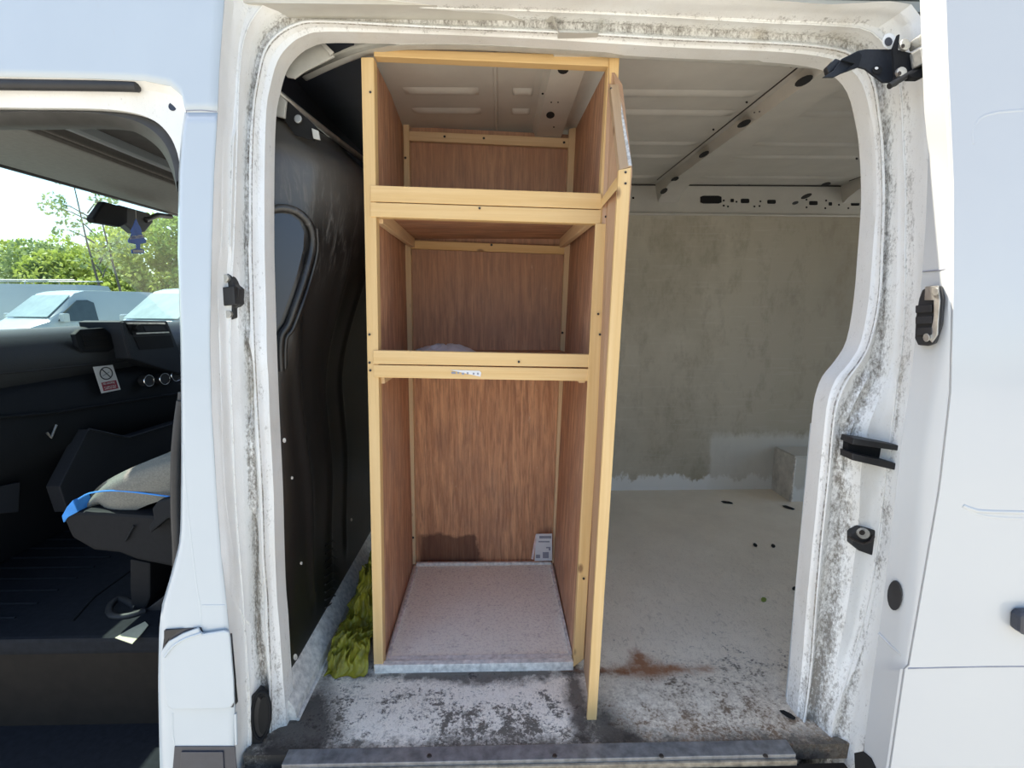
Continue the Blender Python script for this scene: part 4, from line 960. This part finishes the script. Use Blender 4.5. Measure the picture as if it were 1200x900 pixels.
# passenger seat
seat = thing('passenger_seat', (-1.0, .65, .105), 'grey fabric passenger seat with blue corner and blue piping', 'seat')
sx = [-1.455, -1.44, -1.40, -1.33, -1.22, -1.10, -.95, -.80]
zc = [.330, .375, .415, .455, .500, .535, .575, .60]
rows = []
for x, z in zip(sx, zc):
    e = (.0 if x > -1.4 else .02)+.06; x *= .855; z = 1.035-(1.035-z)*.874
    rows.append([(x, .345+e, z-(.115 if x > -1.18 else .045)), (x, .330+e, z-(.055 if x > -1.18 else .03)), (x, .335+e, z-.012), (x, .36+e, z+.004), (x, .45, z+.012), (x, .62, z+.008), (x, .78, z+.012), (x, .86, z), (x, .87, z-.10)])
cu = []
for j in range(len(rows[0])): cu.append(cr([r[j] for r in rows], 4))
rr = [[cu[j][i] for j in range(len(cu))] for i in range(len(cu[0]))]
rr = [cr(r, 3) for r in rr]
cush = grid('cushion', rr, SEATM, seat, smooth=70)
CB = BVHTree.FromPolygons([v.co.copy() for v in cush.data.vertices], [tuple(p.vertices) for p in cush.data.polygons])
def CU(px, py):
    d = ray(px, py).normalized(); h = CB.ray_cast(CP, d)[0]
    return (h-d*.001) if h is not None else W(px, py, y=.39)
# dark underside / side valance
vp = [(75, 608), (82, 612), (100, 610), (130, 607), (160, 607), (185, 612), (206, 614), (206, 660), (150, 655), (110, 640), (80, 625)]
prism('side_valance', [W(a, b, y=.375) for a, b in [(74, 607), (90, 600), (120, 600), (160, 603), (208, 606), (230, 610), (230, 668), (200, 664), (160, 656), (140, 648), (110, 645), (84, 630)]], (0, .54, 0), PLAS, seat, bevel=.01)
prism('blue_corner', [W(a, b, y=.375) for a, b in [(85, 586), (91, 600), (80, 606), (74, 613), (72, 605), (78, 594)]], (0, .06, 0), BLUE, seat, bevel=.003, label='bright blue fabric corner')
tube('blue_piping', cr([CU(a, b) for a, b in [(92, 585), (105, 578), (130, 575), (160, 577), (206, 583)]], 3), .0025, BLUE, seat)
prism('recliner_cover', [W(a, b, y=.345) for a, b in [(178, 596), (185, 587), (200, 584), (214, 586), (214, 606), (196, 608), (184, 618), (176, 625), (174, 618), (180, 608)]], (0, .03, 0), PLAS2, seat, bevel=.005)
tube('lever', [W(147, 634, y=.37), W(157, 616, y=.37)], .003, PLAS2, seat)
pd = prism('pedestal', [W(a, b, y=.42) for a, b in [(152, 655), (176, 660), (176, 700), (170, 716), (154, 714), (152, 690)]], (0, .35, 0), PLAS, seat, bevel=.006)
tube('floor_bracket', cr([W(a, b, z=.115) for a, b in [(160, 712), (140, 702), (128, 712), (132, 722), (150, 722), (170, 716)]], 3), .010, RUB, seat)
prism('rear_leg', [W(a, b, y=.41) for a, b in [(172, 714), (206, 688), (208, 700), (180, 724)]], (0, .03, 0), RUB, seat, bevel=.003)

# cab floor, steps, header, screen
box('cab_floor', (-1.92, .28, .06), (-.60, 2.06, .112), MAT, van, bevel=.012, label='black rubber cab floor mat')
for i in range(9):
    tube('mat_rib', [(-1.85, (.12+i*.075+.26), .113), (-1.45, .12+i*.075+.26, .113)], .004, MAT, van, seg=6)
tube('mat_seam', [W(85, 728, z=.113), W(110, 700, z=.113), W(165, 660, z=.113)], .004, PLAS, van, seg=6)
box('step_riser', (-1.95, .285, -.18), (-.60, .31, .10), BROWN, van, bevel=.012, label='brown black cab step riser')
box('cab_step', (-1.95, -.07, -.20), (-.66, .30, -.165), MAT, van, bevel=.008, label='lower cab entry step')
box('cab_step_skirt', (-2.0, -.075, -.45), (-.62, -.055, -.20), MAT, van, bevel=.004)
prism('sun_patch', [W(a, b, z=.113) for a, b in [(135, 748), (152, 738), (170, 729), (174, 733), (168, 741), (155, 755)]], (0, 0, .002), plain('cream painted sunlight', (.70, .66, .45), .7, var=.1), bevel=0)  # thin cream plate that stands in for a patch of sunlight
tag(bpy.data.objects['sun_patch'], 'cream patch of sunlight painted on the black cab floor edge', 'paper')
# roof trim over the windscreen
box('sun_visor_panel', (-1.67, .16, 1.50), (-1.27, 2.0, 1.53), LINER, van, bevel=.01, label='grey brown trim panel above windscreen')
box('headliner', (-1.30, .14, 1.575), (-.60, 2.02, 1.595), plain('dark shelf lining', (.06, .058, .055), .9), van, bevel=.006)
box('overhead_edge', (-1.30, .16, 1.515), (-1.26, 2.0, 1.58), LINER, van, bevel=.006)
box('visor_roof', (-1.72, .12, 1.54), (-1.25, 2.04, 1.60), PAINT, van, bevel=.01)
tube('visor_lip', [(-1.672, .18, 1.500), (-1.672, 1.98, 1.500)], .008, RUB, van)
ws = [Vector((-1.91, .14, .92)), Vector((-1.91, 2.06, .92)), Vector((-1.69, 2.04, 1.52)), Vector((-1.69, .20, 1.52))]
wr = []
for i in range(9):
    v = i/8; wr.append([ws[0].lerp(ws[1], v)+Vector((-.06*math.sin(math.pi*v), 0, 0)), ws[3].lerp(ws[2], v)+Vector((-.04*math.sin(math.pi*v), 0, 0))])
grid('windscreen', wr, GLASS, van, smooth=80, label='clear windscreen glass')
tube('screen_pillar', [(-1.91, 2.12, .88), (-1.69, 2.09, 1.54)], .035, PLAS, van)
tube('screen_pillar', [(-1.92, .12, .90), (-1.69, .14, 1.54)], .040, PAINT, van)
obj('bonnet', [(-1.94, .15, .88), (-1.94, 2.0, .88), (-2.8, 1.65, .45), (-2.8, .27, .45), (-1.94, .15, .0), (-1.94, 2.0, .0), (-2.8, 1.65, .0), (-2.8, .27, .0)], [(0, 1, 2, 3), (4, 5, 6, 7), (0, 1, 5, 4), (1, 2, 6, 5), (2, 3, 7, 6), (3, 0, 4, 7)], PAINT, van, bevel=.03)
# mirror and freshener
mir = thing('rear_view_mirror', W(150, 250, x=-1.60), 'dark rear view mirror hanging under the windscreen top', 'mirror')
prism('mirror_housing', [X(a, b, -1.585) for a, b in [(123, 236), (150, 244), (150, 262), (141, 266), (112, 261), (109, 256)]], (-.03, 0, 0), PLAS, mir, bevel=.006)
prism('mount', [X(a, b, -1.60) for a, b in [(140, 240), (176, 250), (180, 260), (170, 272), (160, 274), (146, 262)]], (-.04, 0, 0), RUB, mir, bevel=.006)
tube('mirror_arm', [X(170, 258, -1.60), X(185, 252, -1.62), X(200, 254, -1.66)], .012, RUB, mir)
fr = thing('air_freshener', X(161, 278, -1.56), 'blue tree-shaped air freshener with white label hanging from mirror', 'air freshener')
FX = -1.555
tree = [(159.5, 256), (162.5, 263), (164, 265), (166.5, 271), (165.5, 272), (169, 279), (171.5, 282), (171.5, 284.5), (164.5, 286), (164, 291), (169, 292.5), (169, 297), (154.5, 297.3), (154, 292.5), (160, 291), (159.5, 286), (151, 284.5), (150, 282), (153, 277), (154.5, 272.5), (153, 271), (156, 265)]
prism('card', [X(a, b, FX) for a, b in tree], (-.002, 0, 0), NAVY, fr, bevel=0)
prism('white_band', [X(a, b, FX+.0005) for a, b in [(152, 277), (167.5, 275), (168, 278.5), (152.5, 280.5)]], (.001, 0, 0), PAPER, fr, bevel=0)
prism('white_band', [X(a, b, FX+.0005) for a, b in [(155.5, 292.8), (168, 293), (168, 296), (156, 296)]], (.001, 0, 0), PAPER, fr, bevel=0)
text('Little Trees', X(160, 277.8, FX+.002), X(167.5, 275.2, FX)-X(152, 277, FX), (0, 0, 1), .016, NAVY, fr)
tube('string', [X(159.5, 257, FX), X(159, 246, FX-.01)], .001, PAPER, fr, seg=5)

# ================================================================== OUTSIDE: parked vans, hedge, trees
def make_van(name, loc, ang, label, L=4.95, Wd=.96, H=1.97, hood=True, rack=False):
    root = thing(name, (loc[0], loc[1], -.55), label, 'van', None)
    ca, sa = math.cos(ang), math.sin(ang); T = lambda s, t, z: Vector((loc[0]-s*ca+t*-sa*1.0, loc[1]-s*sa+t*ca, -.55+z))
    prof = [(0, .62, .55), (.05, .85, .86), (.25, .95, .98), (.7, .96, 1.12), (.98, .96, 1.22), (1.05, .96, 1.27), (1.75, .96, H-.07), (2.0, .96, H), (3.5, .96, H+.01), (L-.1, .96, H-.03), (L, .96, H-.25)]
    rows = []
    for s, wf, zt in prof:
        wf *= Wd/.96; wt = wf*(.84 if zt > 1.3 else .95); zb = min(1.12, zt*.92)
        rows.append([T(s, -wf, .28), T(s, -wf*1.0, .6), T(s, -wf, zb), T(s, -(wt+ (wf-wt)*.25), zb+(zt-zb)*.7), T(s, -wt*.9, zt), T(s, -wt*.4, zt+.015), T(s, 0, zt+.02), T(s, wt*.4, zt+.015), T(s, wt*.9, zt), T(s, (wt+(wf-wt)*.25), zb+(zt-zb)*.7), T(s, wf, zb), T(s, wf, .6), T(s, wf, .28)])
    fr_ = [T(0, t, .28) for t in np.linspace(-.8, .8, 13)]
    grid('body', [fr_]+rows, CARW, root, smooth=40)
    H0 = H/1.97
    prism('windscreen', [T(1.03, -.80, 1.295), T(1.03, .80, 1.295), T(1.66, .70, H-.125), T(1.66, -.70, H-.125)], T(0, 0, .012)-T(.012, 0, 0), CGLASS, root, bevel=0)
    for s_ in (-1, 1):
        nrm = T(0, s_*.014, 0)-T(0, 0, 0)
        prism('side_window', [T(1.16, s_*.945, 1.20), T(2.12, s_*.945, 1.17), T(2.10, s_*.86, 1.66), T(1.95, s_*.845, 1.73), T(1.70, s_*.85, 1.72), T(1.32, s_*.915, 1.42)], nrm, CGLASSD, root, bevel=0)
        mr = obj('door_mirror', *boxvf((-.07, -.09, -.11), (.07, .09, .11)), CARW, root, bevel=.03)
        for v in mr.data.vertices: v.co = T(1.25, s_*1.05, 1.28)+Vector((v.co.x*ca-v.co.y*sa, v.co.x*sa+v.co.y*ca, v.co.z))
        prism('headlamp', [T(.03, s_*.50, .80), T(.03, s_*.80, .84), T(.30, s_*.97, .97), T(.30, s_*.98, .88), T(.06, s_*.84, .70), T(.01, s_*.55, .70)], T(-.03, 0, .02)-T(0, 0, 0), LAMP, root, bevel=0)
        prism('door_handle', [T(1.95, s_*.965, 1.04), T(2.12, s_*.965, 1.04), T(2.12, s_*.965, 1.01), T(1.95, s_*.965, 1.01)], nrm*2, PLAS, root, bevel=0)
        for s2 in (.95, 3.9):
            ring = [T(s2+.33*math.cos(a), s_*.98, .33+.33*math.sin(a)) for a in np.linspace(0, 6.283, 20, endpoint=False)]
            prism('wheel', ring, T(0, -s_*.22, 0)-T(0, 0, 0), TYRE, root, bevel=.02)
    prism('grille', [T(-.01, -.45, .60), T(-.01, .45, .60), T(.02, .45, .82), T(.02, -.45, .82)], T(-.02, 0, 0)-T(0, 0, 0), PLAS, root, bevel=0)
    if rack:
        for s_ in (-1, 1):
            tube('roof_rack_bar', [T(1.6, s_*.62, H+.14), T(L-.2, s_*.62, H+.14)], .02, STEEL, root)
        for s2 in (1.7, 2.6, 3.5, 4.4):
            tube('roof_rack_bar', [T(s2, -.70, H+.0), T(s2, -.66, H+.12), T(s2, .66, H+.12), T(s2, .70, H+.0)], .02, STEEL, root)
    return root
hang = math.atan2(-.95, -.32)                   # direction the parked vans point
def place(px, depth):                           # ground point under pixel column px at given depth
    d = ray(px, 358); k = depth/d.dot(Vector((FW.x, FW.y, 0)).normalized()); return CP+d*k
# A-pillar of the van sits ~1.1 m behind the nose, on its right side
def anchor(px, depth, s, t, ang):
    q = place(px, depth); ca, sa = math.cos(ang), math.sin(ang)
    return (q.x+s*ca+t*sa, q.y+s*sa-t*ca)
make_van('parked_van', anchor(68, 13.0, 1.2, .95, hang), hang, 'white parked van at far left beyond the windscreen, dark side window showing')
make_van('parked_van', anchor(145, 11.6, 1.1, -.85, hang), hang, 'white parked van behind the radio console, its windscreen facing us')
make_van('parked_van', anchor(-30, 19.0, 1.1, -.85, math.pi), math.pi, 'long white parked van with roof rack, behind the other parked vans', L=6.2, H=2.30, rack=True)

def leafcloud(blobs, n, size, seed):
    rg = np.random.default_rng(seed); tot = sum(b[3]*b[4]*b[5] for b in blobs); V = []; Fc = []
    for (cx, cy, cz, rx, ry, rz) in blobs:
        m = max(20, int(n*rx*ry*rz/tot)); u = rg.normal(size=(m, 3)); u /= np.linalg.norm(u, axis=1)[:, None]
        rad = rg.uniform(.72, 1.05, m)[:, None]; c = u*rad*np.array([rx, ry, rz])+np.array([cx, cy, cz])
        a = rg.normal(size=(m, 3)); a /= np.linalg.norm(a, axis=1)[:, None]; b = np.cross(a, rg.normal(size=(m, 3))); b /= np.linalg.norm(b, axis=1)[:, None]
        s = rg.uniform(.6, 1.3, m)[:, None]*size
        q = np.stack([c-a*s, c+b*s*.55, c+a*s, c-b*s*.55], 1).reshape(-1, 3); o = len(V)*0+sum(len(v) for v in V)
        V.append(q); Fc.append(np.arange(m*4).reshape(-1, 4)+o)
    return np.concatenate(V), np.concatenate(Fc)
def foliage(name, blobs, n, size, seed, m, root):
    v, f = leafcloud(blobs, n, size, seed); me = bpy.data.meshes.new(name); me.from_pydata(v.tolist(), [], f.tolist()); me.materials.append(m)
    o = bpy.data.objects.new(name, me); COL.objects.link(o); o.parent = root; o.location = -root.location; return o
specs = [(-90, 24, 4.4, 0), (-35, 25, 4.9, 1), (12, 24, 4.5, 0), (45, 22, 4.3, 2), (78, 25, 4.9, 0), (112, 22, 4.1, 0), (140, 25, 5.3, 1), (168, 23, 5.2, 0), (196, 25, 5.9, 0), (232, 24, 5.9, 1), (275, 25, 6.0, 2)]
q = place(80, 24)
hedge = thing('hedgerow', (q.x, q.y, -.55), 'sunlit yellow-green hedgerow running behind the parked vans', 'hedge')
for i, (px, dep, top, mi) in enumerate(specs):
    q = place(px, dep); rg = random.Random(i)
    bl = []
    for k in range(9):
        r = rg.uniform(.8, 1.3); bl.append((q.x+rg.uniform(-1.3, 1.3), q.y+rg.uniform(-.8, .8), -.55+rg.uniform(.9, top-r*.8), r, r, r*.8))
    bl.append((q.x, q.y, -.55+top-.8, .9, .9, .8))
    foliage('foliage', bl, 5200, .11, 10+i, LF[mi], hedge); bpy.data.objects[COL.objects[-1].name]['kind'] = 'stuff'
q = place(128, 20); top = 6.7
tall = thing('slender_tree', (q.x, q.y, -.55), 'tall slender sparse tree rising above the hedgerow left of the mirror', 'tree')
rg = random.Random(5); bl = []
for s_, dxx in ((0, 0), (1, .75)):
    tube('trunk', [(q.x+dxx, q.y, -.55), (q.x+dxx-.25, q.y, 1.5), (q.x+dxx-.55, q.y, 3.4), (q.x+dxx-.8, q.y, top-1.0-s_*.5)], [.055, .045, .03, .015], BARK, tall)
for k in range(16):
    z = rg.uniform(2.0, top-.9); a = rg.uniform(-1, 1); t = (z+.55)/top
    p0 = Vector((q.x-.8*t+.2, q.y, z)); p1 = p0+Vector((a*1.1, rg.uniform(-.5, .5), .45)); tube('branch', [p0, p0.lerp(p1, .5)+Vector((0, 0, .08)), p1], [.03, .02, .01], BARK, tall, seg=5)
    bl.append((p1.x, p1.y, p1.z, .45, .4, .3))
foliage('foliage', bl, 900, .085, 77, LF[2], tall)
# hedge bank far behind, closing the horizon
bank = obj('grass_bank', [(-70, 30, -.55), (-70, -40, -.55), (-74, -40, 2.0), (-74, 30, 2.0), (-74, 60, 2.0), (20, 62, 2.0), (20, 58, -.55), (-70, 58, -.55)],
           [(0, 1, 2, 3), (0, 3, 4, 7), (7, 4, 5, 6)], plain('distant hedge green', (.12, .17, .06), .9, var=.4, sc=1)); bank['kind'] = 'structure'
